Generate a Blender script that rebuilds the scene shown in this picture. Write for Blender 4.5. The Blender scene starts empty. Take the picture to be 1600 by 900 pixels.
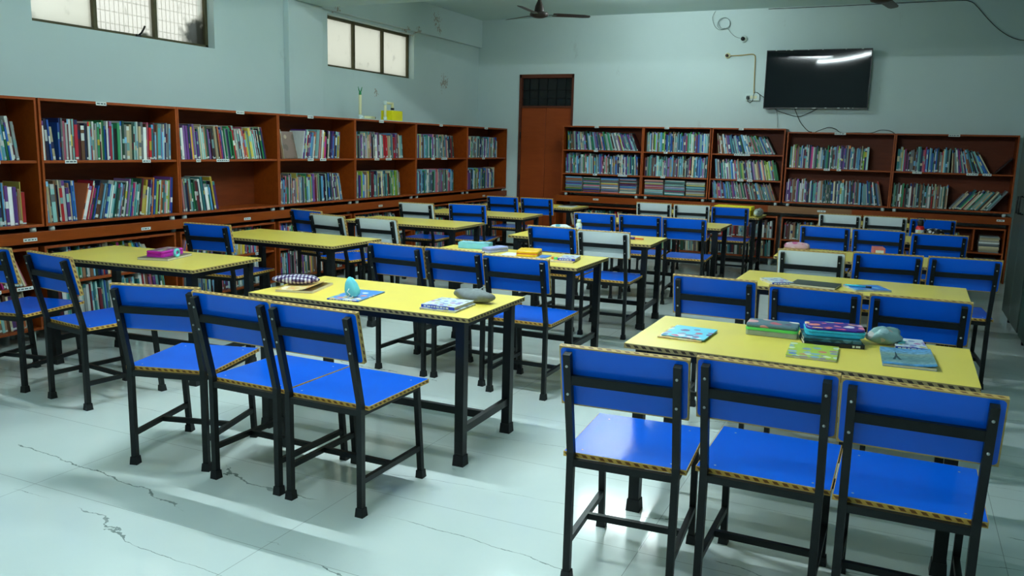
import bpy, math, random
from mathutils import Matrix, Vector
from mathutils.bvhtree import BVHTree

sc = bpy.context.scene
COL = sc.collection
R = math.radians

# ------------------------------------------------------------------ camera, world, exposure
CAM_LOC = Vector((0.0, 0.0, 1.4553))
YAW, PITCH, ROLL, FPX = 0.43223, -0.17004, 0.02512, 1300.23
_f = Vector((-math.sin(YAW) * math.cos(PITCH), math.cos(YAW) * math.cos(PITCH), math.sin(PITCH)))
_r = Vector((math.cos(YAW), math.sin(YAW), 0))
_u = _r.cross(_f)
_r2 = math.cos(ROLL) * _r + math.sin(ROLL) * _u
_u2 = -math.sin(ROLL) * _r + math.cos(ROLL) * _u
cam = bpy.data.cameras.new('camera')
cam.sensor_width = 36.0
cam.lens = 36.0 * FPX / 1600.0
cam.clip_start = 0.02
cam_o = bpy.data.objects.new('camera', cam)
COL.objects.link(cam_o)
cm = Matrix((_r2, _u2, -_f)).transposed().to_4x4()
cm.translation = CAM_LOC
cam_o.matrix_world = cm
sc.camera = cam_o

w = bpy.data.worlds.new('daylight')
sc.world = w
w.use_nodes = True
w.node_tree.nodes['Background'].inputs[0].default_value = (0.95, 0.98, 0.92, 1)
w.node_tree.nodes['Background'].inputs[1].default_value = 1.2

vs = sc.view_settings
vs.view_transform = 'Standard'
vs.look = 'None'
vs.gamma = 1.0
vs.use_curve_mapping = False
vs.exposure = 0.0

TUBE_COL = (0.85, 0.99, 1.0)
TUBE_POWER = 335.0
# ceiling tube lights: centre x, y, relative power, drop below the ceiling
TUBES = [(-2.15, 3.40, 1.38, 0.09), (-2.9, 6.5, 0.9, 0.09), (-2.8, 9.62, 0.5, 0.0), (-1.5, 0.95, 0.62, 0.09)]

# ------------------------------------------------------------------ material helpers
def s2l(c):
    return tuple(((x / 12.92) if x <= 0.04045 else ((x + 0.055) / 1.055) ** 2.4) for x in c)

def hexc(r, g, b):
    return s2l((r / 255.0, g / 255.0, b / 255.0))

class NT:
    def __init__(self, name):
        self.m = bpy.data.materials.new(name)
        self.m.use_nodes = True
        self.t = self.m.node_tree
        self.b = self.t.nodes['Principled BSDF']
    def n(self, typ, **kw):
        nd = self.t.nodes.new(typ)
        for k, v in kw.items():
            setattr(nd, k, v)
        return nd
    def l(self, a, b):
        self.t.links.new(a, b)
    def val(self, sock, v):
        if hasattr(v, 'links'):
            self.l(v, sock)
        else:
            sock.default_value = v
    def math(self, op, a, b=0.0, c=0.0):
        nd = self.n('ShaderNodeMath', operation=op)
        self.val(nd.inputs[0], a); self.val(nd.inputs[1], b); self.val(nd.inputs[2], c)
        return nd.outputs[0]
    def mix(self, f, a, b):
        nd = self.n('ShaderNodeMix', data_type='RGBA')
        self.val(nd.inputs[0], f)
        self.val(nd.inputs[6], a if hasattr(a, 'links') else (*a, 1))
        self.val(nd.inputs[7], b if hasattr(b, 'links') else (*b, 1))
        return nd.outputs[2]
    def coords(self):
        return self.n('ShaderNodeTexCoord').outputs['Object']
    def sep(self, v):
        nd = self.n('ShaderNodeSeparateXYZ'); self.l(v, nd.inputs[0]); return nd.outputs
    def scale(self, v, s):
        nd = self.n('ShaderNodeMapping'); self.l(v, nd.inputs[0]); nd.inputs[3].default_value = s; return nd.outputs[0]
    def noise(self, v, s, detail=3.0, rough=0.5, dist=0.0):
        nd = self.n('ShaderNodeTexNoise'); self.l(v, nd.inputs['Vector'])
        nd.inputs['Scale'].default_value = s; nd.inputs['Detail'].default_value = detail
        nd.inputs['Roughness'].default_value = rough; nd.inputs['Distortion'].default_value = dist
        return nd.outputs[0]
    def ramp(self, f, stops):
        nd = self.n('ShaderNodeValToRGB'); self.l(f, nd.inputs[0])
        el = nd.color_ramp.elements
        while len(el) < len(stops): el.new(0.5)
        for e, (p, c) in zip(el, stops):
            e.position = p; e.color = (*c, 1) if len(c) == 3 else c
        return nd.outputs[0]
    def bump(self, h, strength=0.2, dist=0.01):
        nd = self.n('ShaderNodeBump'); self.l(h, nd.inputs['Height'])
        nd.inputs['Strength'].default_value = strength; nd.inputs['Distance'].default_value = dist
        self.l(nd.outputs[0], self.b.inputs['Normal'])
    def out(self, col=None, rough=0.5, spec=0.5, metal=0.0):
        if col is not None:
            self.val(self.b.inputs['Base Color'], col if hasattr(col, 'links') else (*col, 1))
        self.val(self.b.inputs['Roughness'], rough)
        self.b.inputs['Specular IOR Level'].default_value = spec
        self.b.inputs['Metallic'].default_value = metal
        return self.m

def plain(name, c, rough=0.5, spec=0.5, metal=0.0, var=0.12, scale=18.0):
    t = NT(name)
    f = t.noise(t.coords(), scale, 4)
    a = tuple(x * (1 - var) for x in c); b = tuple(min(1, x * (1 + var)) for x in c)
    return t.out(t.mix(f, a, b), rough, spec, metal)

def mat_wall():
    t = NT('painted_plaster')
    c = t.coords()
    f = t.noise(c, 0.9, 5, 0.6)
    col = t.mix(f, hexc(186, 206, 205), hexc(204, 221, 220))
    # damp, peeled spots high on the wall
    g = t.noise(t.scale(c, (1.4, 1.0, 0.8)), 1.9, 6, 0.65)
    k = t.ramp(g, [(0.66, (0, 0, 0)), (0.78, (1, 1, 1))])
    col = t.mix(t.math('MULTIPLY', k, 0.45), col, hexc(140, 150, 145))
    # flaked paint around the old damp spots of the left wall
    s = t.sep(c)
    fl = t.noise(c, 34, 4, 0.65)
    on = t.math('LESS_THAN', s[0], -5.8)
    for cy, cz, rad in ((10.36, 2.29, .17), (10.06, 3.08, .16), (10.12, 2.96, .10), (8.70, 2.03, .08), (9.60, 2.875, .10), (9.35, 2.86, .09), (7.88, 2.89, .07)):
        d = t.math('SQRT', t.math('ADD', t.math('POWER', t.math('SUBTRACT', s[1], cy), 2.0), t.math('POWER', t.math('SUBTRACT', s[2], cz), 2.0)))
        k = t.math('ADD', t.math('MULTIPLY', t.math('DIVIDE', d, rad), -0.30), fl)
        k = t.math('MULTIPLY', t.math('GREATER_THAN', k, 0.40), on)
        col = t.mix(t.math('MULTIPLY', k, 0.75), col, hexc(150, 134, 116))
    t.bump(t.noise(c, 60, 3), 0.08, 0.003)
    return t.out(col, 0.75, 0.25)

def mat_ceiling():
    t = NT('ceiling_paint')
    f = t.noise(t.coords(), 1.2, 4)
    return t.out(t.mix(f, hexc(190, 214, 212), hexc(206, 226, 224)), 0.8, 0.2)

def mat_floor():
    t = NT('marble_tile')
    c = t.coords()
    x, y, z = t.sep(c)
    def line(v, pitch, off, wdt):
        a = t.math('FRACT', t.math('DIVIDE', t.math('ADD', v, 100 * pitch - off), pitch))
        d = t.math('ABSOLUTE', t.math('SUBTRACT', a, 0.5))
        return t.math('GREATER_THAN', d, 0.5 - wdt / pitch)
    jx = line(x, 1.22, -0.75, 0.0013)
    jy = line(y, 0.61, 2.17, 0.0013)
    j = t.math('MAXIMUM', jx, jy)
    base = t.mix(t.noise(c, 2.2, 5), hexc(206, 221, 220), hexc(224, 235, 234))
    # thin running veins: iso-lines of stretched noise, broken up by a mask
    n1 = t.noise(t.scale(c, (0.28, 1.9, 1)), 1.3, 1.0, 0.4)
    wob = t.math('MULTIPLY', t.math('SUBTRACT', t.noise(t.scale(c, (1, 1.6, 1)), 7.0, 4, 0.6), 0.5), 0.055)
    d = t.math('ABSOLUTE', t.math('SUBTRACT', t.math('ADD', n1, wob), 0.52))
    n2 = t.noise(t.scale(c, (1, 1.5, 1)), 1.7, 3)
    wid = t.math('MINIMUM', t.math('MULTIPLY', t.math('MAXIMUM', t.math('SUBTRACT', n2, 0.46), 0.0), 0.05), 0.0019)
    v = t.math('LESS_THAN', d, wid)
    n3 = t.noise(c, 9, 3)
    v = t.math('MULTIPLY', v, t.math('MULTIPLY', n3, 1.3))
    col = t.mix(v, base, hexc(70, 95, 92))
    col = t.mix(t.math('MULTIPLY', j, 0.6), col, hexc(105, 120, 118))
    rough = t.math('ADD', 0.06, t.math('MULTIPLY', t.noise(c, 3.5, 4), 0.12))
    return t.out(col, rough, 0.45)

def mat_laminate(name, c, rough=0.34, spec=0.4):
    t = NT(name)
    co = t.coords()
    f = t.noise(co, 6, 4)
    col = t.mix(f, tuple(x * 0.92 for x in c), tuple(min(1, x * 1.06) for x in c))
    # small chips and scratches of the laminate
    g = t.noise(t.scale(co, (1, 1, 1)), 42, 2)
    k = t.ramp(g, [(0.79, (0, 0, 0)), (0.81, (1, 1, 1))])
    col = t.mix(t.math('MULTIPLY', k, 0.55), col, hexc(190, 205, 215))
    r = t.math('ADD', rough - 0.04, t.math('MULTIPLY', f, 0.08))
    t.bump(t.noise(co, 140, 2), 0.03, 0.002)
    return t.out(col, r, spec)

def mat_edge(name, uax, vax, v0, th, tan, dark, freq=30.0):
    """rope patterned edge band: chain of slanted dark lozenges between two plain borders"""
    t = NT(name)
    s = t.sep(t.coords())
    ax = {'x': s[0], 'y': s[1], 'z': s[2]}
    u = ax[uax[0]]
    for a in uax[1:]:
        u = t.math('ADD', u, ax[a])
    v = t.math('DIVIDE', t.math('SUBTRACT', ax[vax], v0), th)
    k = t.math('FRACT', t.math('ADD', t.math('ADD', t.math('MULTIPLY', u, freq), t.math('MULTIPLY', v, 0.55)), 50.0))
    m = t.math('LESS_THAN', k, 0.52)
    band = t.math('LESS_THAN', t.math('ABSOLUTE', t.math('SUBTRACT', v, 0.5)), 0.27)
    m = t.math('MULTIPLY', m, band)
    f = t.noise(t.coords(), 25, 3)
    col = t.mix(t.math('MULTIPLY', m, 0.9), t.mix(f, tuple(x * 0.75 for x in tan), tan), dark)
    return t.out(col, 0.5, 0.3)

def mat_wood(name, c, dark, rough=0.38):
    t = NT(name)
    co = t.coords()
    f = t.noise(t.scale(co, (1.2, 9, 9)), 3.0, 6, 0.6, 0.4)
    col = t.mix(f, dark, c)
    g = t.noise(t.scale(co, (1, 30, 30)), 5, 3)
    col = t.mix(t.math('MULTIPLY', g, 0.25), col, dark)
    return t.out(col, rough, 0.22)

def mat_vcol(name, rough=0.45):
    t = NT(name)
    a = t.n('ShaderNodeVertexColor'); a.layer_name = 'Col'
    f = t.noise(t.scale(t.coords(), (60, 60, 14)), 1.0, 3)
    col = t.mix(t.math('MULTIPLY', f, 0.35), a.outputs[0], t.mix(0.5, a.outputs[0], (0.05, 0.05, 0.06)))
    return t.out(col, rough, 0.35)

def mat_picture(name, base, spots, scale=22.0, rough=0.35):
    """printed cover: base colour with scattered coloured patches"""
    t = NT(name)
    co = t.coords()
    nd = t.n('ShaderNodeTexVoronoi'); t.l(co, nd.inputs['Vector']); nd.inputs['Scale'].default_value = scale
    sp = t.n('ShaderNodeSeparateColor'); t.l(nd.outputs['Color'], sp.inputs[0])
    stops = [(i / max(1, len(spots) - 1) * 0.98, c) for i, c in enumerate(spots)]
    pc = t.ramp(sp.outputs[0], stops)
    k = t.math('LESS_THAN', nd.outputs['Distance'], 0.52)
    k = t.math('MULTIPLY', k, t.math('GREATER_THAN', sp.outputs[1], 0.36))
    f = t.noise(co, 14, 3)
    b = t.mix(f, tuple(x * 0.85 for x in base), tuple(min(1, x * 1.1) for x in base))
    return t.out(t.mix(k, b, pc), rough, 0.4)

def mat_emit(name, c, s):
    t = NT(name)
    t.b.inputs['Base Color'].default_value = (0.9, 0.9, 0.9, 1)
    t.b.inputs['Emission Color'].default_value = (*c, 1)
    t.b.inputs['Emission Strength'].default_value = s
    return t.m

def mat_clear(name, c, rough=0.12, alpha=0.5):
    t = NT(name)
    t.b.inputs['Alpha'].default_value = alpha
    f = t.noise(t.coords(), 30, 4)
    return t.out(t.mix(f, tuple(x * 0.7 for x in c), c), rough, 0.6)

def mat_pane(name, clear, clumps=()):
    """frosted pane lit by the daylight behind, with dust and old dirt"""
    t = NT(name)
    co = t.coords()
    s = t.sep(co)
    dirt = t.noise(co, 7, 5, 0.6)
    dust = t.math('MULTIPLY', t.ramp(dirt, [(0.60, (0, 0, 0)), (0.75, (1, 1, 1))]), 0.35)
    for cy, cz, rad in clumps:
        d = t.math('SQRT', t.math('ADD', t.math('POWER', t.math('SUBTRACT', s[1], cy), 2.0), t.math('POWER', t.math('SUBTRACT', s[2], cz), 2.0)))
        k = t.math('ADD', t.math('DIVIDE', t.math('SUBTRACT', rad, d), rad), t.math('SUBTRACT', t.math('MULTIPLY', dirt, 1.6), 0.8))
        dust = t.math('MAXIMUM', dust, t.math('MINIMUM', t.math('MAXIMUM', t.math('MULTIPLY', k, 2.2), 0.0), 1.0))
    tr = t.n('ShaderNodeBsdfTranslucent')
    t.l(t.mix(dust, (0.92, 0.93, 0.86), (0.16, 0.165, 0.14)), tr.inputs[0])
    gl = t.n('ShaderNodeBsdfGlossy'); gl.inputs['Roughness'].default_value = 0.3
    mx = t.n('ShaderNodeMixShader'); mx.inputs[0].default_value = 0.05
    t.l(tr.outputs[0], mx.inputs[1]); t.l(gl.outputs[0], mx.inputs[2])
    tp = t.n('ShaderNodeBsdfTransparent')
    m2 = t.n('ShaderNodeMixShader')
    t.l(t.math('MULTIPLY', clear, t.math('SUBTRACT', 1.0, dust)), m2.inputs[0])
    t.l(mx.outputs[0], m2.inputs[1]); t.l(tp.outputs[0], m2.inputs[2])
    t.l(m2.outputs[0], t.t.nodes['Material Output'].inputs[0])
    return t.m

TAN = hexc(196, 164, 96); ROPE = hexc(58, 34, 16)
M = {}
M['wall'] = mat_wall()
M['ceiling'] = mat_ceiling()
M['floor'] = mat_floor()
M['blue'] = mat_laminate('blue_laminate', hexc(0, 97, 226), 0.24, 0.3)
M['white_lam'] = mat_laminate('white_laminate', hexc(226, 238, 240), 0.36, 0.4)
M['yellow_lam'] = mat_laminate('yellow_laminate', hexc(234, 212, 94), 0.30, 0.35)
M['seat_edge'] = mat_edge('seat_edge_band', 'xy', 'z', 0.4335, 0.0173, hexc(222, 178, 86), hexc(104, 56, 22), 34)
M['back_edge'] = mat_edge('back_edge_band', 'xz', 'y', -0.009, 0.018, TAN, hexc(96, 60, 28), 34)
M['table_edge'] = mat_edge('table_edge_band', 'xy', 'z', 0.6826, 0.020, hexc(186, 160, 98), hexc(44, 30, 18), 32)
M['black'] = plain('black_enamel_steel', (0.0045, 0.0065, 0.007), 0.40, 0.26, 0.0, 0.5, 30)
M['rubber'] = plain('black_rubber', (0.009, 0.011, 0.012), 0.6, 0.3)
M['bolt'] = plain('zinc_bolt', (0.42, 0.44, 0.43), 0.4, 0.5, 0.8)
M['wood'] = mat_wood('red_brown_laminate', hexc(152, 70, 16), hexc(114, 47, 9))
M['wood_edge'] = mat_wood('red_brown_edge', hexc(164, 80, 36), hexc(130, 58, 22))
M['wood_in'] = mat_wood('brown_back_board', hexc(132, 58, 26), hexc(84, 36, 14), 0.5)
M['wood_worn'] = mat_wood('worn_bare_wood', hexc(160, 122, 84), hexc(110, 66, 40), 0.6)
M['door'] = mat_wood('door_varnish', hexc(158, 72, 28), hexc(128, 54, 20), 0.4)
M['door_frame'] = mat_wood('door_frame_varnish', hexc(104, 54, 36), hexc(80, 40, 26), 0.45)
M['pvc'] = plain('white_pvc', hexc(205, 222, 218), 0.4, 0.4, 0, 0.04)
M['cream_pvc'] = plain('cream_pvc', hexc(226, 224, 176), 0.35, 0.5, 0, 0.04)
M['paper'] = plain('white_paper', hexc(220, 228, 226), 0.7, 0.2, 0, 0.05)
M['ink'] = plain('grey_ink', hexc(70, 90, 98), 0.7, 0.2)
M['page'] = plain('page_block', hexc(214, 208, 190), 0.8, 0.1, 0, 0.1, 90)
M['book'] = mat_vcol('printed_book_cover')
M['screen'] = plain('black_screen_glass', (0.003, 0.005, 0.007), 0.04, 0.3, 0, 0.1)
M['bezel'] = plain('black_bezel', (0.01, 0.011, 0.012), 0.3, 0.5)
M['fan'] = plain('brown_fan_enamel', hexc(62, 48, 44), 0.4, 0.4)
M['win_frame'] = plain('rusted_window_steel', hexc(84, 80, 58), 0.7, 0.2, 0, 0.35, 14)
M['pane'] = mat_pane('frosted_pane', 0.22)
M['pane_clear'] = mat_pane('dusty_pane', 0.62, ((6.0, 2.36, 0.24), (4.87, 2.28, 0.06), (5.38, 2.27, 0.07)))
M['dark_glass'] = plain('dark_transom_glass', (0.004, 0.009, 0.010), 0.25, 0.25)
M['almirah'] = plain('grey_green_enamel', hexc(54, 68, 63), 0.4, 0.4, 0, 0.12, 4)
M['almirah_green'] = plain('dark_green_enamel', hexc(14, 52, 43), 0.35, 0.45, 0, 0.12, 4)
M['cable'] = plain('black_cable', (0.015, 0.02, 0.02), 0.5, 0.3)
M['cable_grey'] = plain('grey_cable', hexc(120, 136, 132), 0.5, 0.3)
M['conduit'] = plain('tan_conduit', hexc(176, 156, 104), 0.5, 0.3)
M['dark'] = plain('dark_interior', (0.02, 0.02, 0.02), 0.8, 0.1)

# ------------------------------------------------------------------ mesh builder
class MB:
    def __init__(self):
        self.v, self.f, self.m, self.s, self.c = [], [], [], [], []
    def add(self, vs_, fs_, mi=0, smooth=False, mat=None):
        o = len(self.v)
        for p in vs_:
            p = Vector(p)
            self.v.append(mat @ p if mat is not None else p)
        for i, f in enumerate(fs_):
            self.f.append(tuple(o + k for k in f))
            self.m.append(mi[i] if isinstance(mi, (list, tuple)) else mi)
            self.s.append(smooth)
        return self
    BF = [(0, 3, 2, 1), (4, 5, 6, 7), (0, 1, 5, 4), (1, 2, 6, 5), (2, 3, 7, 6), (3, 0, 4, 7)]
    def box(self, x0, x1, y0, y1, z0, z1, mi=0, mat=None):
        """mi: one index or [bottom, top, front(-y), right(+x), back(+y), left(-x)]"""
        v = [(x0, y0, z0), (x1, y0, z0), (x1, y1, z0), (x0, y1, z0), (x0, y0, z1), (x1, y0, z1), (x1, y1, z1), (x0, y1, z1)]
        return self.add(v, self.BF, mi, False, mat)
    def cbox(self, c, s, mi=0, rot=0.0, mat=None):
        mm = Matrix.Translation(c) @ Matrix.Rotation(rot, 4, 'Z')
        if mat is not None: mm = mat @ mm
        return self.box(-s[0] / 2, s[0] / 2, -s[1] / 2, s[1] / 2, -s[2] / 2, s[2] / 2, mi, mm)
    def bar(self, p, q, a, b, mi=0, up=(0, 0, 1), taper=1.0):
        p, q = Vector(p), Vector(q)
        d = (q - p).normalized(); up = Vector(up)
        if abs(d.dot(up)) > 0.95: up = Vector((0, 1, 0))
        x = d.cross(up).normalized(); y = x.cross(d)
        def ring(o, k):
            return [o + x * (sx * a / 2 * k) + y * (sy * b / 2 * k) for sx, sy in ((-1, -1), (1, -1), (1, 1), (-1, 1))]
        v = ring(p, 1.0) + ring(q, taper)
        return self.add(v, [(3, 2, 1, 0), (4, 5, 6, 7), (0, 1, 5, 4), (1, 2, 6, 5), (2, 3, 7, 6), (3, 0, 4, 7)], mi)
    def tube(self, pts, r, n=8, mi=0, cap=True, mat=None):
        pts = [Vector(p) for p in pts]
        rr = r if isinstance(r, (list, tuple)) else [r] * len(pts)
        vs_, fs_ = [], []
        ref = Vector((0, 0, 1))
        for i, p in enumerate(pts):
            d = (pts[min(i + 1, len(pts) - 1)] - pts[max(i - 1, 0)]).normalized()
            if abs(d.dot(ref)) > 0.97: rf = Vector((1, 0, 0))
            else: rf = ref
            x = d.cross(rf).normalized(); y = x.cross(d)
            for k in range(n):
                a = 2 * math.pi * k / n
                vs_.append(p + x * (math.cos(a) * rr[i]) + y * (math.sin(a) * rr[i]))
        for i in range(len(pts) - 1):
            for k in range(n):
                fs_.append((i * n + k, i * n + (k + 1) % n, (i + 1) * n + (k + 1) % n, (i + 1) * n + k))
        if cap:
            fs_.append(tuple(range(n - 1, -1, -1))); fs_.append(tuple((len(pts) - 1) * n + k for k in range(n)))
        return self.add(vs_, fs_, mi, True, mat)
    def lathe(self, prof, n=20, mi=0, mat=None):
        vs_, fs_ = [], []
        for r, z in prof:
            for k in range(n):
                a = 2 * math.pi * k / n
                vs_.append((r * math.cos(a), r * math.sin(a), z))
        for i in range(len(prof) - 1):
            for k in range(n):
                fs_.append((i * n + k, i * n + (k + 1) % n, (i + 1) * n + (k + 1) % n, (i + 1) * n + k))
        fs_.append(tuple(range(n - 1, -1, -1))); fs_.append(tuple((len(prof) - 1) * n + k for k in range(n)))
        return self.add(vs_, fs_, mi, True, mat)
    def prism_x(self, prof, x0, x1, mi=0):
        """extrude a (y, z) outline along x"""
        n = len(prof)
        v = [(x0, y, z) for y, z in prof] + [(x1, y, z) for y, z in prof]
        f = [tuple(range(n - 1, -1, -1)), tuple(range(n, 2 * n))]
        f += [(k, (k + 1) % n, n + (k + 1) % n, n + k) for k in range(n)]
        return self.add(v, f, mi)
    def slab(self, outline, z0, z1, mi=(0, 0, 0), mat=None):
        """outline (x, y) ccw extruded in z; mi = bottom, top, side"""
        n = len(outline)
        v = [(x, y, z0) for x, y in outline] + [(x, y, z1) for x, y in outline]
        f = [tuple(range(n - 1, -1, -1)), tuple(range(n, 2 * n))]
        f += [(k, (k + 1) % n, n + (k + 1) % n, n + k) for k in range(n)]
        return self.add(v, f, [mi[0], mi[1]] + [mi[2]] * n, False, mat)
    def blob(self, s, n=20, m=12, e=0.8, seed=0, amp=0.06, mi=0, mat=None, taper=0.0, lean=(0.0, 0.0)):
        """superellipsoid cushion with gentle lumps; resting on z = 0"""
        rnd = random.Random(seed); ph = [rnd.uniform(0, 6.28) for _ in range(6)]
        vs_, fs_ = [], []
        def p(a): return math.copysign(abs(a) ** e, a)
        for i in range(m + 1):
            t = -math.pi / 2 + math.pi * i / m
            for k in range(n):
                a = 2 * math.pi * k / n
                q = 1 + amp * (math.sin(3 * a + ph[0]) * math.cos(2 * t + ph[1]) + 0.6 * math.sin(5 * a + ph[2] + 3 * t))
                z = p(math.sin(t))
                w_ = 1 - taper * (z + 1) / 2
                vs_.append((s[0] / 2 * p(math.cos(t)) * p(math.cos(a)) * q * w_ + lean[0] * (z + 1) / 2, s[1] / 2 * p(math.cos(t)) * p(math.sin(a)) * q * w_ + lean[1] * (z + 1) / 2,
                            s[2] / 2 + s[2] / 2 * z * (q if z > 0 else 1)))
        for i in range(m):
            for k in range(n):
                fs_.append((i * n + k, i * n + (k + 1) % n, (i + 1) * n + (k + 1) % n, (i + 1) * n + k))
        return self.add(vs_, fs_, mi, True, mat)
    def build(self, name, mats, parent=None, bevel=0.0, loc=None):
        me = bpy.data.meshes.new(name)
        me.from_pydata([tuple(p) for p in self.v], [], self.f)
        if not isinstance(mats, (list, tuple)): mats = [mats]
        for m_ in mats: me.materials.append(M[m_] if isinstance(m_, str) else m_)
        me.polygons.foreach_set('material_index', self.m)
        me.polygons.foreach_set('use_smooth', self.s)
        me.update()
        o = bpy.data.objects.new(name, me)
        COL.objects.link(o)
        if parent is not None: o.parent = parent
        if loc is not None: o.location = loc
        if bevel:
            b = o.modifiers.new('edge', 'BEVEL'); b.width = bevel; b.segments = 2; b.limit_method = 'ANGLE'; b.angle_limit = R(50)
            for p_ in me.polygons: p_.use_smooth = p_.use_smooth
        return o

def tag(o, label, cat, group=None, kind=None):
    o['label'] = label; o['category'] = cat
    if group: o['group'] = group
    if kind: o['kind'] = kind
    return o

def thing(name, label, cat, loc=(0, 0, 0), rot=0.0, group=None):
    o = bpy.data.objects.new(name, None)
    COL.objects.link(o)
    o.empty_display_size = 0.1
    o.location = loc; o.rotation_euler = (0, 0, rot)
    return tag(o, label, cat, group)

def struct(o):
    o['kind'] = 'structure'
    return o

def copy_tree(o, parent=None):
    c = o.copy()
    COL.objects.link(c)
    if parent is not None: c.parent = parent
    for ch in list(KIDS.get(o.name, ())): copy_tree(ch, c)
    return c

KIDS = {}
def index_kids():
    KIDS.clear()
    for o in bpy.data.objects:
        if o.parent is not None: KIDS.setdefault(o.parent.name, []).append(o)

# ------------------------------------------------------------------ room shell
XL, XR, YB, YF, ZC = -5.9, 3.4, 11.4, -3.2, 3.26
X_CUP = 1.42                        # back of the steel cupboards
W1 = (4.26, 6.07, 2.27, 2.85)      # window 1: y0, y1, z0, z1
W2 = (7.76, 9.57, 2.27, 2.83)
DOOR = (-5.215, -4.365, 2.475)     # x0, x1, height

b = MB(); b.box(XL - 0.2, XR + 0.2, YF - 0.2, YB + 0.2, -0.12, 0.0)
struct(b.build('floor', 'floor'))
b = MB(); b.box(XL - 0.2, XR + 0.2, YF - 0.2, YB + 0.2, ZC, ZC + 0.12)
struct(b.build('ceiling', 'ceiling'))
b = MB()
ys = [YF - 0.2, W1[0], W1[1], W2[0], W2[1], YB + 0.2]
for i in range(5):
    if i in (1, 3):
        wz = W1 if i == 1 else W2
        b.box(XL - 0.2, XL, ys[i], ys[i + 1], 0, wz[2]); b.box(XL - 0.2, XL, ys[i], ys[i + 1], wz[3], ZC)
    else:
        b.box(XL - 0.2, XL, ys[i], ys[i + 1], 0, ZC)
struct(b.build('wall_left', 'wall'))
b = MB()
b.box(XL, DOOR[0], YB, YB + 0.2, 0, ZC); b.box(DOOR[1], XR + 0.2, YB, YB + 0.2, 0, ZC); b.box(DOOR[0], DOOR[1], YB, YB + 0.2, DOOR[2], ZC)
struct(b.build('wall_back', 'wall'))
b = MB(); b.box(XR, XR + 0.2, YF - 0.2, YB, 0, ZC); struct(b.build('wall_right', 'wall'))
b = MB(); b.box(XL, XR, YF - 0.2, YF, 0, ZC); struct(b.build('wall_front', 'wall'))
# pilaster on the left wall and the beams it carries
b = MB(); b.box(XL, XL + 0.07, 7.03, 7.59, 0, 2.87); struct(b.build('trim_1', 'wall', bevel=0.006))
b = MB(); b.box(XL, XR, 7.08, 7.62, 2.87, ZC); struct(b.build('trim_2', 'ceiling', bevel=0.006))
b = MB(); b.box(XL, XL + 0.055, 7.62, YB, 2.865, ZC); struct(b.build('trim_3', 'wall', bevel=0.006))
b = MB(); b.box(XL, XL + 0.055, YF, 7.08, 2.865, ZC); struct(b.build('trim_4', 'wall', bevel=0.006))

def window(name, wz, clear):
    y0, y1, z0, z1 = wz
    xo = XL - 0.13
    f = MB()
    t = 0.03
    f.box(xo, xo + 0.05, y0, y1, z0, z0 + t); f.box(xo, xo + 0.05, y0, y1, z1 - t, z1)
    f.box(xo, xo + 0.05, y0, y0 + t, z0, z1); f.box(xo, xo + 0.05, y1 - t, y1, z0, z1)
    for k in (1, 2):
        ym = y0 + (y1 - y0) * k / 3
        f.box(xo - 0.005, xo + 0.055, ym - 0.016, ym + 0.016, z0, z1)
    fr = struct(f.build(name, 'win_frame'))
    fr['label'] = 'high ventilator window of three frosted panes in rusted steel frame'
    for k in range(3):
        a = y0 + (y1 - y0) * k / 3 + 0.016; c = y0 + (y1 - y0) * (k + 1) / 3 - 0.016
        p = MB(); p.box(xo + 0.018, xo + 0.023, a, c, z0 + 0.02, z1 - 0.02)
        p.build('pane', 'pane_clear' if k in clear else 'pane', fr)
    g = MB()
    n = int((y1 - y0) / 0.045)
    for i in range(1, n):
        y = y0 + (y1 - y0) * i / n
        g.box(xo - 0.036, xo - 0.032, y - 0.002, y + 0.002, z0, z1)
    for i in range(1, 6):
        z = z0 + (z1 - z0) * i / 6
        g.box(xo - 0.032, xo - 0.028, y0, y1, z - 0.0025, z + 0.0025)
    g.build('grille', 'win_frame', fr)
    return fr
w1 = window('window_1', W1, (1, 2))
w2 = window('window_2', W2, ())
h = MB(); h.tube([(XL - 0.07, 5.27, 2.29), (XL - 0.04, 5.275, 2.31), (XL - 0.03, 5.29, 2.34), (XL - 0.035, 5.31, 2.37)], 0.008, 8)
h.box(XL - 0.09, XL - 0.06, 5.25, 5.29, 2.275, 2.30)
h.build('window_latch', 'black', w1)

# door in the back wall
f = MB()
x0, x1, hh = DOOR
f.box(x0, x0 + 0.035, YB - 0.015, YB + 0.1, 0, hh); f.box(x1 - 0.03, x1, YB - 0.015, YB + 0.1, 0, hh)
f.box(x0, x1, YB - 0.015, YB + 0.1, hh - 0.055, hh); f.box(x0 + 0.035, x1 - 0.03, YB - 0.005, YB + 0.09, 2.0, 2.03)
dr = struct(f.build('door_1', 'door_frame', bevel=0.004))
dr['label'] = 'brown two leaf wooden door with dark barred transom'
xm = (x0 + x1) / 2
for a, c in ((x0 + 0.037, xm - 0.002), (xm + 0.002, x1 - 0.032)):
    p = MB(); p.box(a, c, YB + 0.01, YB + 0.045, 0.012, 2.0); p.build('door_leaf', 'door', dr, bevel=0.003)
p = MB(); p.box(x0 + 0.035, x1 - 0.03, YB + 0.05, YB + 0.056, 2.03, hh - 0.055); p.build('transom_glass', 'dark_glass', dr)
p = MB()
for i in range(1, 6):
    x = x0 + (x1 - x0) * i / 6; p.box(x - 0.005, x + 0.005, YB + 0.03, YB + 0.04, 2.03, hh - 0.055)
for z in (2.14, 2.26): p.box(x0 + 0.035, x1 - 0.03, YB + 0.03, YB + 0.04, z - 0.005, z + 0.005)
p.build('transom_grille', 'black', dr)
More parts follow.
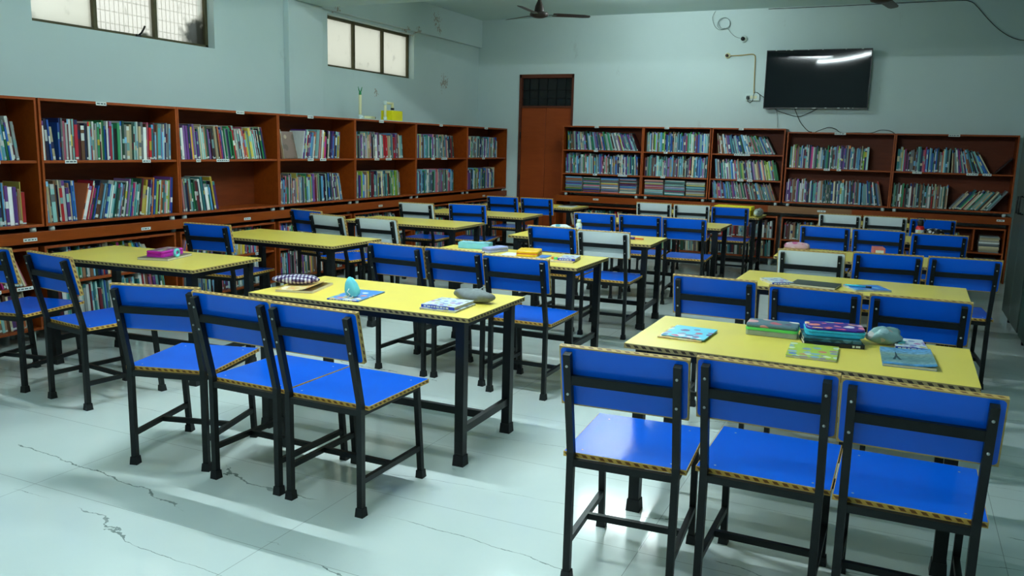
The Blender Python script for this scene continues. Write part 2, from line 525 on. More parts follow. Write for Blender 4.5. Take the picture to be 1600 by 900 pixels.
for z in (0.55, 0.98, 1.6):
    p = MB(); p.tube([(x0 + 0.036, YB - 0.02, z - 0.05), (x0 + 0.036, YB - 0.02, z + 0.05)], 0.008); p.build('hinge', 'black', dr)
b = MB(); b.box(x0 - 0.2, x1 + 0.2, YB + 0.2, YB + 0.22, 0, 2.7); struct(b.build('wall_passage', 'dark'))

# ------------------------------------------------------------------ tube lights (the lamps that light the room)
for i, (tx, ty, pw, dz) in enumerate(TUBES):
    lab = ['tube light on the ceiling above the front tables', 'tube light on the ceiling before the cross beam',
           'tube light on the ceiling near the television wall', 'tube light on the ceiling behind the viewer'][i]
    t = thing('tube_light', lab, 'light', (tx, ty, ZC - dz), 0, 'ceiling tube lights')
    p = MB(); p.box(-0.62, 0.62, -0.022, 0.022, -0.04, 0); p.build('batten', 'pvc', t, bevel=0.004)
    if dz:
        p = MB()
        for q in (-1, 1): p.tube([(q * 0.42, 0, 0), (q * 0.42, 0, dz)], 0.006, 8)
        p.build('hanger_rod', 'cable_grey', t)
    p = MB()
    for q in (-1, 1): p.box(q * 0.61 - 0.012, q * 0.61 + 0.012, -0.016, 0.016, -0.105, -0.04)
    p.build('lamp_socket', 'pvc', t)
    p = MB(); p.tube([(-0.6, 0, -0.085), (0.6, 0, -0.085)], 0.016, 10)
    p.build('tube_lamp', mat_emit('tube_lamp_glow', TUBE_COL, TUBE_POWER * pw), t)

# ------------------------------------------------------------------ benches along the walls
WT = 0.018
def bench(name, label, loc, rot, L, D, zt, ap, legs, worn=None):
    t = thing(name, label, 'bench', loc, rot)
    p = MB(); p.box(0, L, 0.0, D, zt - 0.018, zt); p.build('bench_top', 'wood_in', t)
    segs = [(0, L, 'wood')] if not worn else [(0, worn[0], 'wood'), (worn[0], worn[1], 'wood_worn'), (worn[1], L, 'wood')]
    for a, c, m_ in segs:
        p = MB(); p.box(a, c, -0.012, 0.008, zt - ap, zt + 0.002)
        o = p.build('apron', m_, t, bevel=0.002)
        if m_ == 'wood_worn': o['label'] = 'worn stretch of apron showing bare wood'
    p = MB(); p.box(0, 0.018, 0.008, D, 0, zt - 0.018); p.build('end_panel', 'wood', t)
    p = MB(); p.box(L - 0.018, L, 0.008, D, 0, zt - 0.018); p.build('end_panel', 'wood', t)
    for x in legs:
        p = MB(); p.lathe([(0.021, 0), (0.021, zt - 0.018)], 12, 0, Matrix.Translation((x, 0.10, 0)))
        p.build('leg', 'pvc', t)
    return t

def paper_label(b_parent, x, z, wdt, hgt=0.024, y=-0.0012, marks=True, name='paper_label'):
    p = MB(); p.box(x - wdt / 2, x + wdt / 2, y, y + 0.0010, z - hgt / 2, z + hgt / 2)
    if marks:
        rnd = random.Random(int(x * 1000 + z * 77))
        a = x - wdt / 2 + 0.008
        while a < x + wdt / 2 - 0.016:
            l_ = rnd.uniform(0.010, 0.030); l_ = min(l_, x + wdt / 2 - 0.008 - a)
            p.box(a, a + l_, y - 0.0004, y, z - hgt * 0.18, z + hgt * 0.16, 1)
            a += l_ + 0.007
    return p.build(name, ['paper', 'ink'], b_parent)

YL = [2.655, 3.872, 5.092, 6.309, 7.538, 8.788, 10.109, 11.355]    # left wall unit boundaries
XFL, ZBL, HL = -5.38, 0.8166, 0.8767
YFB, ZBB = 11.1, 0.8154
bl = bench('wall_bench', 'long brown bench along the left wall carrying the upper bookcases', (XFL, 2.6, 0), R(90), 11.36 - 2.6, 0.45, 0.782, 0.075,
           [YL[2] - 2.6 + 0.005, YL[3] - 2.6, YL[4] - 2.6, YL[5] - 2.6])
for yy, wd in ((3.75, 0.10), (4.72, 0.09), (5.85, 0.085), (8.0, 0.08), (10.6, 0.08)):
    paper_label(bl, yy - 2.6, 0.735, wd, 0.022, -0.0135)
bb = bench('wall_bench', 'long brown bench along the television wall with a worn bare stretch', (-4.48, YFB, 0), 0, 5.66, 0.29, 0.772, 0.085, [], (2.95, 3.95))
for xx, wd in ((0.62, 0.08), (3.6, 0.1), (5.55, 0.08)):
    paper_label(bb, xx, 0.735, wd, 0.022, -0.0135)

# ------------------------------------------------------------------ bookcases
CASES = []
def bookcase(label, loc, rot, W, H, D, shelves, labels=(), foot=0.032, name='bookcase', mats=('wood', 'wood_edge', 'wood_in'), dividers=()):
    t = thing(name, label, 'bookcase', loc, rot, 'library bookcases')
    m0, m1, m2 = mats
    def panel(nm, x0, x1, y0, y1, z0, z1, mi):
        p = MB(); p.box(x0, x1, y0, y1, z0, z1, mi); return p.build(nm, [m0, m1, m2], t, bevel=0.0012)
    g = 0.0015
    panel('side_panel', g, WT, 0, D, 0, H, [0, 0, 1, 0, 0, 0]); panel('side_panel', W - WT, W - g, 0, D, 0, H, [0, 0, 1, 0, 0, 0])
    panel('top_panel', WT, W - WT, 0, D, H - WT, H, [0, 0, 1, 0, 0, 0])
    panel('bottom_panel', WT, W - WT, 0, D, 0, WT, [0, 0, 1, 0, 0, 0])
    panel('back_panel', WT, W - WT, D - 0.006, D - 0.001, WT, H - WT, 2)
    for z in shelves: panel('shelf', WT, W - WT, 0.008, D - 0.006, z - WT, z, [0, 0, 1, 0, 0, 0])
    for x, z0, z1 in dividers: panel('divider', x - WT / 2, x + WT / 2, 0.01, D - 0.006, z0, z1, [0, 0, 1, 0, 0, 0])
    if foot:
        for x in (0.065, W - 0.065):
            for y in (0.035, D - 0.04):
                p = MB(); p.lathe([(0.021, -foot), (0.021, 0)], 14, 0, Matrix.Translation((x, y, 0))); p.build('foot', 'pvc', t)
    for lv, x, wd in labels:
        z = H - 0.0135 if lv == 't' else (0.009 if lv == 'b' else shelves[lv] - 0.009)
        paper_label(t, x, z, wd, 0.026 if lv == 't' else 0.024, -0.0012 if lv in ('t', 'b') else 0.0065)
    mw = Matrix.Translation(loc) @ Matrix.Rotation(rot, 4, 'Z')
    return mw

ORD = ['zeroth', 'first', 'second', 'third', 'fourth', 'fifth', 'sixth', 'seventh', 'eighth']
LCASE, LLOW, BCASE, BLOW = [], [], [], []
ZS_L = 0.8767 * (1 - 0.483)
lab_l = [[('t', .6, .1), (0, .88, .12)], [('t', .5, .09), (0, .23, .095), (0, .89, .08)], [('t', .72, .1), (0, .22, .05), (0, .5, .15)],
         [('t', .48, .09), (0, .48, .09), (0, .68, .1)], [('t', .5, .09), (0, .42, .09), (0, .66, .12)],
         [('t', .6, .08), (0, .42, .08), (0, .7, .15)], [('t', .55, .1), (0, .5, .08)]]
extra_l = ['half cut off by the picture edge', 'full of tightly packed books', 'with its lower right half empty', 'with a picture cover facing out',
           'with a thick red book on top shelf', 'below the bare wall patch', 'the farthest, next to the wooden door']
for i in range(7):
    W_ = YL[i + 1] - YL[i]
    LCASE.append((bookcase('brown bookcase, %s along the left wall, %s' % (ORD[i + 1], extra_l[i]),
                           (XFL, YL[i] + (0.012 if i == 1 else 0), ZBL), R(90), W_ - (0.012 if i == 1 else 0), HL, 0.30, [ZS_L], lab_l[i], 0.0345), W_))
    LLOW.append((bookcase('low brown bookcase on the floor under the %s left wall bookcase' % ORD[i + 1],
                          (XFL - 0.02, YL[i], 0.09), R(90), W_ - 0.045, 0.585, 0.29, [0.315], [(0, .95, .11), ('b', .3, .08)] if i != 0 else [(0, .85, .08), (0, 1.06, .12)], 0.09), W_ - 0.045))
BX = [(-4.394, -3.228, .9275, 3), (-3.228, -2.315, .9275, 3), (-2.305, -1.383, .9275, 3), (-1.363, -0.12, .890, 2), (-0.12, 1.165, .890, 2)]
lab_b = [[('t', .5, .06), (1, .5, .06), (0, .5, .06), (0, .9, .13)], [('t', .32, .06), (1, .32, .05), (0, .3, .06)],
         [('t', .37, .06), (1, .4, .2), (0, .4, .08), (0, .52, .07)], [('t', .62, .13), (0, .5, .07), (0, .64, .05)],
         [('t', .62, .12), (0, .27, .1), (0, .85, .12), (0, 1.0, .09)]]
extra_b = ['with four book stacks at the bottom', 'with three book stacks at the bottom', 'where every book leans left', 'beneath the television, with two shelves',
           'at the right end by the steel cupboards']
for i, (a, c, H_, n) in enumerate(BX):
    sh = [H_ * (1 - .707), H_ * (1 - .355)] if n == 3 else [H_ * 0.5]
    BCASE.append((bookcase('brown bookcase, %s on the television wall, %s' % (ORD[i + 1], extra_b[i]),
                           (a, YFB, ZBB), 0, c - a, H_, 0.29, sh, lab_b[i], 0.0405), c - a))
    lw = c - a - 0.03
    BLOW.append((bookcase('low brown bookcase on the floor under the %s television wall bookcase' % ORD[i + 1],
                          (a + 0.008 + (0.06 if i == 0 else 0), YFB + 0.02, 0.09), 0, lw - (0.06 if i == 0 else 0), 0.545, 0.262, [0.26], [(0, .3, .06)], 0.09,
                          dividers=[(0.93, 0.278, 0.527)] if i == 4 else ()), lw - (0.06 if i == 0 else 0)))

def rbox(b_, sx, sy, z0, z1, r, mi=(0, 0, 0), n=5, mat=None):
    o = []
    for cx, cy, a0 in ((sx / 2 - r, sy / 2 - r, 0), (-sx / 2 + r, sy / 2 - r, 90), (-sx / 2 + r, -sy / 2 + r, 180), (sx / 2 - r, -sy / 2 + r, 270)):
        for k in range(n + 1):
            a = R(a0 + 90 * k / n); o.append((cx + r * math.cos(a), cy + r * math.sin(a)))
    return b_.slab(o, z0, z1, mi, mat)

# ------------------------------------------------------------------ school chairs
def chair_proto(white):
    t = thing('school_chair', 'x', 'chair', (0, 0, 0), 0, 'classroom chairs')
    s = MB(); s.box(-.2051, .2051, .0135, .4577, .4335, .4503, 1); s.box(-.2030, .2030, .0156, .4556, .4480, .4508, 0)
    for sx in (-1, 1):
        for y in (.05, .40):
            s.lathe([(.004, .4509), (.003, .4515)], 8, 2, Matrix.Translation((sx * .150, y, 0)))
    s.build('seat', ['blue', 'seat_edge', 'bolt'], t)
    # backrest panel in its own frame: x wide, z up the panel, y through its thickness
    bk = MB(); bk.box(-.2066, .2066, -.009, .009, -.1045, .1045, 1)
    for s_ in (-1, 1):
        mm = Matrix.Rotation(R(90), 4, 'X')
        rbox(bk, .4132 - .009, .209 - .009, s_ * .0085, s_ * .0095, .012, (0, 0, 0), 4, mm)
    bo = bk.build('backrest', ['white_lam' if white else 'blue', 'back_edge'], t)
    if white: bo['label'] = 'white backrest panel'
    sl = math.atan(.235)
    bo.location = (0, -.0355, .7302); bo.rotation_euler = (sl, 0, 0)
    def post_y(z): return 0.0 if z < .455 else -(z - .455) * .235
    hw = .0125
    for sx in (-1, 1):
        zt = .812; yt = post_y(zt)
        pr = [(-hw, 0.02), (hw, 0.02), (hw, .452), (yt + hw, zt + .003), (yt - hw, zt - .003), (-hw, .458)]
        l_ = MB(); l_.prism_x(pr, sx * .174 - .012, sx * .174 + .012)
        lg = l_.build('leg', 'black', t)
        c = MB(); c.bar((sx * .174, 0, 0), (sx * .174, 0, .036), .037, .037, 0, (0, 1, 0), .84); c.build('foot_cap', 'rubber', lg)
        for z in (.673, .770):
            c = MB(); mm = Matrix.Translation((sx * .174, post_y(z) - hw - .001, z)) @ Matrix.Rotation(R(90), 4, 'X')
            c.lathe([(.0046, -.002), (.0046, .001), (.0025, .0024)], 10, 0, mm); c.build('bolt', 'bolt', lg)
        l_ = MB(); l_.bar((sx * .174, .4465, .02), (sx * .174, .406, .436), .023, .023, 0, (0, 1, 0))
        lg = l_.build('leg', 'black', t)
        c = MB(); c.bar((sx * .174, .4475, 0), (sx * .174, .445, .036), .036, .036, 0, (0, 1, 0), .84); c.build('foot_cap', 'rubber', lg)
        c = MB(); c.bar((sx * .174, .012, .142), (sx * .174, .425, .142), .019, .022); c.build('stretcher', 'black', t)
    c = MB(); c.bar((-.165, .215, .142), (.165, .215, .142), .019, .022); c.build('stretcher', 'black', t)
    c = MB()
    c.bar((-.163, 0, .4225), (.163, 0, .4225), .02, .024); c.bar((-.163, .398, .4225), (.163, .398, .4225), .02, .024)
    for sx in (-1, 1): c.bar((sx * .174, .012, .4225), (sx * .174, .398, .4225), .02, .024)
    c.build('seat_frame', 'black', t)
    c = MB(); y = post_y(.722)
    c.bar((-.164, y, .722), (.164, y, .722), .02, .030); c.build('crossbar', 'black', t)
    return t

TNAME = {
 'A': 'table with the magenta pencil case', 'B': 'table with the checked pouch', 'C': 'nearest right table with picture books',
 'D': 'empty table behind the magenta pencil case', 'E': 'empty third table along left bookcases', 'F': 'empty fourth table along left bookcases',
 'J': 'table before the wooden door', 'G': 'table with the yellow pencil case', 'H': 'table with the small white bottle',
 'I': 'empty fourth table of middle column', 'K': 'table with the bright yellow box', 'L': 'right table with the black folder',
 'M': 'right table with the pink case', 'N': 'right table with the red bottle', 'O': 'farthest right table by the back bookcases'}
P3 = ['left', 'middle', 'right']
CHAIRS = {  # key: (x, y, angle, white back, place words)
 'A1': (-4.586, 2.955, .189, 0, 'left of two'), 'A2': (-4.014, 2.965, -.133, 0, 'right of two'),
 'C1': (-2.842, 2.572, .265, 0, 'B', 'left of three'), 'C2': (-2.403, 2.571, -.012, 0, 'B', 'middle of three'), 'C3': (-1.982, 2.556, -.006, 0, 'B', 'right of three'),
 'R1': (-.738, 2.489, .062, 0, 'C', 'left of three'), 'R2': (-.313, 2.556, -.007, 0, 'C', 'middle of three'), 'R3': (.103, 2.531, -.004, 0, 'C', 'right of three'),
 'D1': (-4.587, 4.633, .09, 0, 'D', 'only one'), 'E1': (-4.835, 6.09, -.19, 0, 'E', 'left of three'), 'E2': (-4.407, 5.831, -.164, 1, 'E', 'middle of three'), 'E3': (-3.917, 5.831, -.027, 1, 'E', 'right of three'),
 'F1': (-4.612, 7.589, .053, 1, 'F', 'left of two'), 'F2': (-4.125, 7.805, .197, 0, 'F', 'right of two'),
 'J1': (-4.421, 9.289, .054, 0, 'J', 'left of two'), 'J2': (-3.985, 9.335, .07, 0, 'J', 'right of two'),
 'G1': (-2.805, 4.405, -.04, 0, 'G', 'left of three'), 'G2': (-2.390, 4.403, -.05, 0, 'G', 'middle of three'), 'G3': (-1.947, 4.314, .006, 0, 'G', 'right of three'),
 'H1': (-2.455, 6.098, -.019, 0, 'H', 'left of two'), 'H2': (-2.012, 6.042, .035, 1, 'H', 'right of two'),
 'I1': (-2.645, 7.633, .07, 0, 'I', 'left of three'), 'I2': (-2.225, 7.733, .10, 0, 'I', 'middle of three'), 'I3': (-1.786, 7.673, .058, 0, 'I', 'right of three'),
 'K1': (-2.607, 9.60, .09, 1, 'K', 'left of three'), 'K2': (-2.172, 9.62, .14, 1, 'K', 'middle of three'), 'K3': (-1.716, 9.533, .072, 0, 'K', 'right of three'),
 'L1': (-.800, 4.187, .003, 0, 'L', 'left of three'), 'L2': (-.318, 4.111, -.035, 0, 'L', 'middle of three'), 'L3': (.122, 4.114, .006, 0, 'L', 'right of three'),
 'M1': (-.488, 5.697, .022, 1, 'M', 'left of three'), 'M2': (-.044, 5.839, .10, 0, 'M', 'middle of three'), 'M3': (.397, 5.896, .072, 0, 'M', 'right of three'),
 'N1': (-.563, 7.684, -.009, 0, 'N', 'left of three'), 'N2': (-.137, 7.655, -.025, 0, 'N', 'middle of three'), 'N3': (.312, 7.565, .045, 0, 'N', 'right of three'),
 'O1': (-.552, 9.326, 0, 1, 'O', 'left of three'), 'O2': (-.123, 9.36, .015, 1, 'O', 'middle of three'), 'O3': (.312, 9.312, .02, 0, 'O', 'right of three'),
}
cb, cw = chair_proto(False), chair_proto(True)
index_kids()
first = {0: cb, 1: cw}; used = {0: False, 1: False}
for k, v in CHAIRS.items():
    wh = v[3]
    tb, place = (v[4], v[5]) if len(v) == 6 else ('A', v[4])
    if not used[wh]:
        o = first[wh]; used[wh] = True
    else:
        o = copy_tree(first[wh])
    o.location = (v[0], v[1], 0); o.rotation_euler = (0, 0, v[2])
    kind = 'white backed blue chair' if wh else 'blue chair'
    o['label'] = '%s, %s at the %s' % (kind, place, TNAME[tb])

# ------------------------------------------------------------------ tables
TL, TW, TH = 1.229, 0.6184, 0.7026
def table_proto():
    t = thing('study_table', 'x', 'table', (0, 0, 0), 0, 'yellow study tables')
    p = MB(); p.box(-TL / 2, TL / 2, -TW / 2, TW / 2, TH - .020, TH, [1, 0, 1, 1, 1, 1]); p.build('tabletop', ['yellow_lam', 'table_edge'], t)
    fx, fy = .5555, .2541
    p = MB()
    for s in (-1, 1):
        p.bar((-fx, s * fy, .665), (fx, s * fy, .665), .03, .035); p.bar((s * fx, -fy, .665), (s * fx, fy, .665), .03, .035)
    p.build('table_frame', 'black', t)
    for sx in (-1, 1):
        for sy in (-1, 1):
            p = MB(); p.bar((sx * fx, sy * fy, .02), (sx * fx, sy * fy, .6826), .043, .043, 0, (0, 1, 0)); lg = p.build('leg', 'black', t)
            p = MB(); p.bar((sx * fx, sy * fy, 0), (sx * fx, sy * fy, .05), .056, .056, 0, (0, 1, 0), .88); p.build('foot_cap', 'rubber', lg)
        p = MB(); p.bar((sx * fx, -fy, .165), (sx * fx, fy, .165), .025, .036); p.build('stretcher', 'black', t)
    p = MB(); p.bar((-fx, 0, .165), (fx, 0, .165), .025, .036); p.build('stretcher', 'black', t)
    return t
TABLES = {'A': (-4.272, 3.775, .068), 'B': (-2.28, 3.459, .012), 'C': (-.312, 3.38, -.005), 'D': (-4.291, 5.184, -.011), 'E': (-4.261, 6.926, .019),
          'F': (-4.213, 8.273, .05), 'G': (-2.414, 5.18, -.005), 'H': (-2.385, 6.697, .04), 'I': (-2.175, 8.50, .01), 'J': (-4.25, 9.87, 0),
          'K': (-2.06, 10.12, 0), 'L': (-.226, 5.127, -.015), 'M': (-.19, 6.62, 0), 'N': (-.18, 8.37, 0), 'O': (-.18, 9.98, 0)}
tp = table_proto(); index_kids()
for i, (k, (x, y, a)) in enumerate(TABLES.items()):
    o = tp if i == 0 else copy_tree(tp)
    o.location = (x, y, 0); o.rotation_euler = (0, 0, a)
    nm = TNAME[k]
    o['label'] = 'yellow topped ' + nm if 'table' in nm else nm

# ------------------------------------------------------------------ television and wall fittings
tv = thing('television', 'large black flat screen television on the back wall', 'television', (-1.093, 11.30, 2.361), 0)
tv.rotation_euler[0] = R(1.9)
hw_, hh_ = 0.622, 0.361
p = MB(); p.box(-hw_, hw_, 0.0, 0.045, -hh_, hh_); p.box(-hw_, hw_, -0.006, 0.002, -hh_, -hh_ + 0.016)
p.box(-hw_, hw_, -0.006, 0.002, hh_ - 0.009, hh_); p.box(-hw_, -hw_ + 0.009, -0.006, 0.002, -hh_, hh_); p.box(hw_ - 0.009, hw_, -0.006, 0.002, -hh_, hh_)
p.build('bezel', 'bezel', tv, bevel=0.002)
p = MB(); nx, nz = 24, 14
vv, ff = [], []
for i in range(nx + 1):
    for j in range(nz + 1):
        u, v = -1 + 2 * i / nx, -1 + 2 * j / nz
        vv.append((u * (hw_ - .009), -0.001 - 0.006 * (1 - u * u) * (0.5 - 0.5 * v), v * (hh_ - .012) + .003))
for i in range(nx):
    for j in range(nz):
        q = i * (nz + 1) + j; ff.append((q, q + nz + 1, q + nz + 2, q + 1))
p.add(vv, ff, 0, True); p.build('screen', 'screen', tv)
p = MB(); p.box(-.25, .25, .045, .080, -.16, .10); p.build('wall_bracket', 'black', tv)
p = MB(); rnd = random.Random(4)
for k in range(15):
    x = rnd.uniform(-hw_ + .03, hw_ - .03); l_ = rnd.uniform(.006, .03)
    zz = hh_ - .004 if k < 8 else -hh_ + .010
    p.box(x, x + l_, -.0075, -.006, zz - .003, zz + .003)
p.build('film_remnants', 'paper', tv)['label'] = 'white torn bits of protective film along the bezel'
p = MB(); p.box(-.02, .02, -.0072, -.006, -hh_ + .004, -hh_ + .011); p.build('logo_plate', 'bolt', tv)

YW = YB
def cable(name, label, pts, r, mat, cat='cable', smooth=True):
    P_ = [Vector(p) for p in pts]
    if smooth and len(P_) > 2:
        q = []
        for i in range(len(P_) - 1):
            a, b_, c, d = P_[max(i - 1, 0)], P_[i], P_[i + 1], P_[min(i + 2, len(P_) - 1)]
            for s in range(6):
                t_ = s / 6
                q.append(0.5 * ((2 * b_) + (-a + c) * t_ + (2 * a - 5 * b_ + 4 * c - d) * t_ ** 2 + (-a + 3 * b_ - 3 * c + d) * t_ ** 3))
        q.append(P_[-1]); P_ = q
    m_ = MB(); m_.tube(P_, r, 6)
    return tag(m_.build(name, mat), label, cat)
y_ = YW - 0.012
cable('power_cable', 'black cable looping down under the television', [(-1.582, y_, 2.03), (-1.56, y_, 1.985), (-1.42, y_, 1.935), (-1.284, y_, 1.906), (-1.16, y_, 1.95), (-1.052, y_, 2.01)], .0045, 'cable')
cable('power_cable', 'black cable falling from the television to the bookcase top', [(-1.339, y_ - .012, 2.02), (-1.30, y_ - .012, 1.93), (-1.24, y_ - .012, 1.82), (-1.153, y_ - .012, 1.73), (-1.10, y_ - .02, 1.7135)], .0045, 'cable')
cable('power_cable', 'thin grey cable hanging down left below the television', [(-1.56, y_ - .004, 2.0), (-1.535, y_ - .004, 1.87), (-1.53, y_ - .004, 1.765)], .003, 'cable_grey')
cable('power_cable', 'black cable humped along the bookcase tops under the television', [(-1.052, 11.30, 1.7115), (-.98, 11.32, 1.745), (-.90, 11.34, 1.772), (-.82, 11.34, 1.755), (-.748, 11.32, 1.7115), (-.55, 11.30, 1.7110), (-.40, 11.30, 1.7115), (-.30, 11.32, 1.748), (-.20, 11.32, 1.742), (-.14, 11.30, 1.7115)], .0045, 'cable')
cable('wall_conduit', 'tan conduit from the round box to the switchboard', [(-2.20, y_, 2.678), (-2.06, y_, 2.680), (-1.93, y_, 2.692), (-1.885, y_, 2.68), (-1.872, y_, 2.64), (-1.868, y_, 2.5), (-1.862, y_, 2.3), (-1.856, y_, 2.185)], .007, 'conduit', 'conduit')
cable('coax_cable', 'grey cable coil hung high on the back wall', [(-2.42, y_, 3.25), (-2.455, y_, 3.17), (-2.42, y_, 3.06), (-2.35, y_, 3.01), (-2.24, y_, 3.03), (-2.22, y_, 3.10), (-2.28, y_, 3.16), (-2.36, y_, 3.14), (-2.38, y_ - .01, 3.06), (-2.32, y_ - .01, 3.015), (-2.23, y_ - .01, 3.05), (-2.235, y_ - .01, 3.13), (-2.31, y_ - .01, 3.155), (-2.37, y_ - .015, 3.10), (-2.33, y_ - .015, 3.03), (-2.25, y_ - .015, 3.02), (-2.20, y_ - .01, 2.965), (-2.14, y_, 2.915), (-2.07, y_, 2.895)], .0035, 'cable_grey')
cable('coax_cable', 'dark cable sagging from the ceiling at upper right', [(-1.75, y_, 3.245), (-1.0, y_, 3.245), (.30, y_, 3.25), (.513, y_, 3.234), (.60, y_, 3.17), (.694, y_, 3.062), (.839, y_, 2.915), (.978, y_, 2.818), (1.109, y_, 2.779), (1.3, y_, 2.77)], .004, 'cable')
def wall_round(name, label, cat, x, z, r, mat, mat2, r2, d=0.03):
    t = thing(name, label, cat, (x, YW, z))
    mm = Matrix.Rotation(R(90), 4, 'X')
    p = MB(); p.lathe([(r, 0), (r, d * .6), (r * .8, d)], 20, 0, mm); p.build('base', mat, t)
    p = MB(); p.lathe([(r2, d), (r2, d + .02), (r2 * .6, d + .03)], 16, 0, mm @ Matrix.Translation((-.006, 0, 0))); p.build('lens' if 'camera' in name else 'socket', mat2, t)
    return t
wall_round('dome_camera', 'round white camera with black lens high on the back wall', 'camera', -2.035, 2.885, .045, 'pvc', 'black', .026)
wall_round('lamp_holder', 'round tan box with dark socket at the conduit end', 'lamp holder', -2.225, 2.679, .036, 'cream_pvc', 'fan', .020)
sb = thing('switchboard', 'white switchboard with switches left of the television', 'switchboard', (-1.868, YW, 2.147))
p = MB(); p.box(-.088, .088, -.03, 0, -.043, .043); p.build('board_box', 'pvc', sb, bevel=0.004)
for k, x in enumerate((-.015, .015, .042)):
    p = MB(); p.box(x - .010, x + .010, -.036, -.03, -.018, .018); p.build('switch', 'cream_pvc', sb, bevel=.001)
p = MB(); p.box(-.075, -.035, -.034, -.03, -.028, .02); p.build('socket', 'cable_grey', sb)
pl = thing('power_plug', 'black plug in the switchboard left of the television', 'plug', (-1.925, YW - .034, 2.14))
p = MB(); p.box(-.018, .018, -.035, 0, -.02, .016); p.build('plug_body', 'cable', pl, bevel=.005)
p = MB()
p.tube([(0, -.02, -.02), (0.005, -.02, -.05), (.035, -.02, -.067), (.065, -.02, -.04), (.07, -.02, .03), (.085, -.02, .068), (.115, -.018, .066), (.155, -.012, .035), (.20, -.008, 0.005), (.235, -.004, -.02)], .0045, 6)
p.build('plug_cord', 'cable', pl)

# ------------------------------------------------------------------ ceiling fans
def fan(label, x, y, ang):
    t = thing('ceiling_fan', label, 'fan', (x, y, ZC), ang, 'ceiling fans')
    p = MB(); p.lathe([(.008, 0), (.055, -.005), (.05, -.04), (.014, -.075), (.012, -.08)], 20); p.build('canopy', 'fan', t)
    p = MB(); p.lathe([(.012, -.07), (.012, -.20)], 12); p.build('rod', 'fan', t)
    p = MB(); p.lathe([(.014, -.13), (.022, -.175), (.048, -.235), (.058, -.29), (.060, -.30)], 24); p.build('bell', 'fan', t)
    p = MB(); p.lathe([(.06, -.298), (.10, -.306), (.108, -.325), (.10, -.345), (.055, -.362), (.01, -.366)], 28); p.build('motor', 'fan', t)
    for k in range(3):
        a = 2 * math.pi * k / 3
        rot = Matrix.Rotation(a, 4, 'Z')
        tilt = Matrix.Translation((.16, 0, -.325)) @ Matrix.Rotation(R(-10), 4, 'X')
        p = MB()
        pts = [(0, -.052), (.06, -.06), (.36, -.056), (.43, -.038), (.44, 0), (.43, .03), (.36, .044), (.06, .05), (0, .045)]
        p.slab(pts, -.002, .002, (0, 0, 0), rot @ tilt)
        bl_ = p.build('blade', 'fan', t)
        p = MB(); p.slab([(.09, -.022), (.20, -.03), (.20, .03), (.09, .022)], -.331, -.326, (0, 0, 0), rot); p.build('blade_arm', 'cable_grey', bl_)
    return t
fan('brown ceiling fan hanging near the wooden door side', -3.943, 9.1, R(33))
fan('brown ceiling fan cut by the picture top above the television', -0.345, 9.1, R(80))

# ------------------------------------------------------------------ steel cupboards by the right wall
def almirah(label, y0, y1, mat, H=1.95):
    t = thing('steel_cupboard', label, 'cupboard', (0.92, y0, 0), 0)
    D = X_CUP - 0.92
    L = y1 - y0
    p = MB(); p.box(.02, D, 0, L, .08, H); p.build('body', mat, t, bevel=.006)
    for k in range(2):
        a, c = L / 2 * k + .004, L / 2 * (k + 1) - .004
        p = MB(); p.box(0, .02, a, c, .10, H - .02)
        d_ = p.build('door', mat, t, bevel=.004)
        hy = c - .07 if k == 0 else a + .07
        p = MB(); p.tube([(0, hy, 1.0), (-.035, hy, 1.0), (-.035, hy, 1.14), (0, hy, 1.14)], .007, 8); p.build('handle', 'black', d_)
        p = MB()
        for q in range(3): p.box(-.003, .001, a + .12, c - .12, 1.62 + q * .035, 1.634 + q * .035)
        p.build('vent_slot', 'dark', d_)
    for yy in (.05, L - .05):
        for xx in (.07, D - .05):
            p = MB(); p.bar((xx, yy, 0), (xx, yy, .08), .04, .04, 0, (0, 1, 0)); p.build('leg', 'black', t)
    return t
almirah('dark green steel cupboard at the right edge, nearer one', 6.45, 7.38, 'almirah_green')
almirah('grey green steel cupboard at the right edge, farther one', 7.46, 8.55, 'almirah')

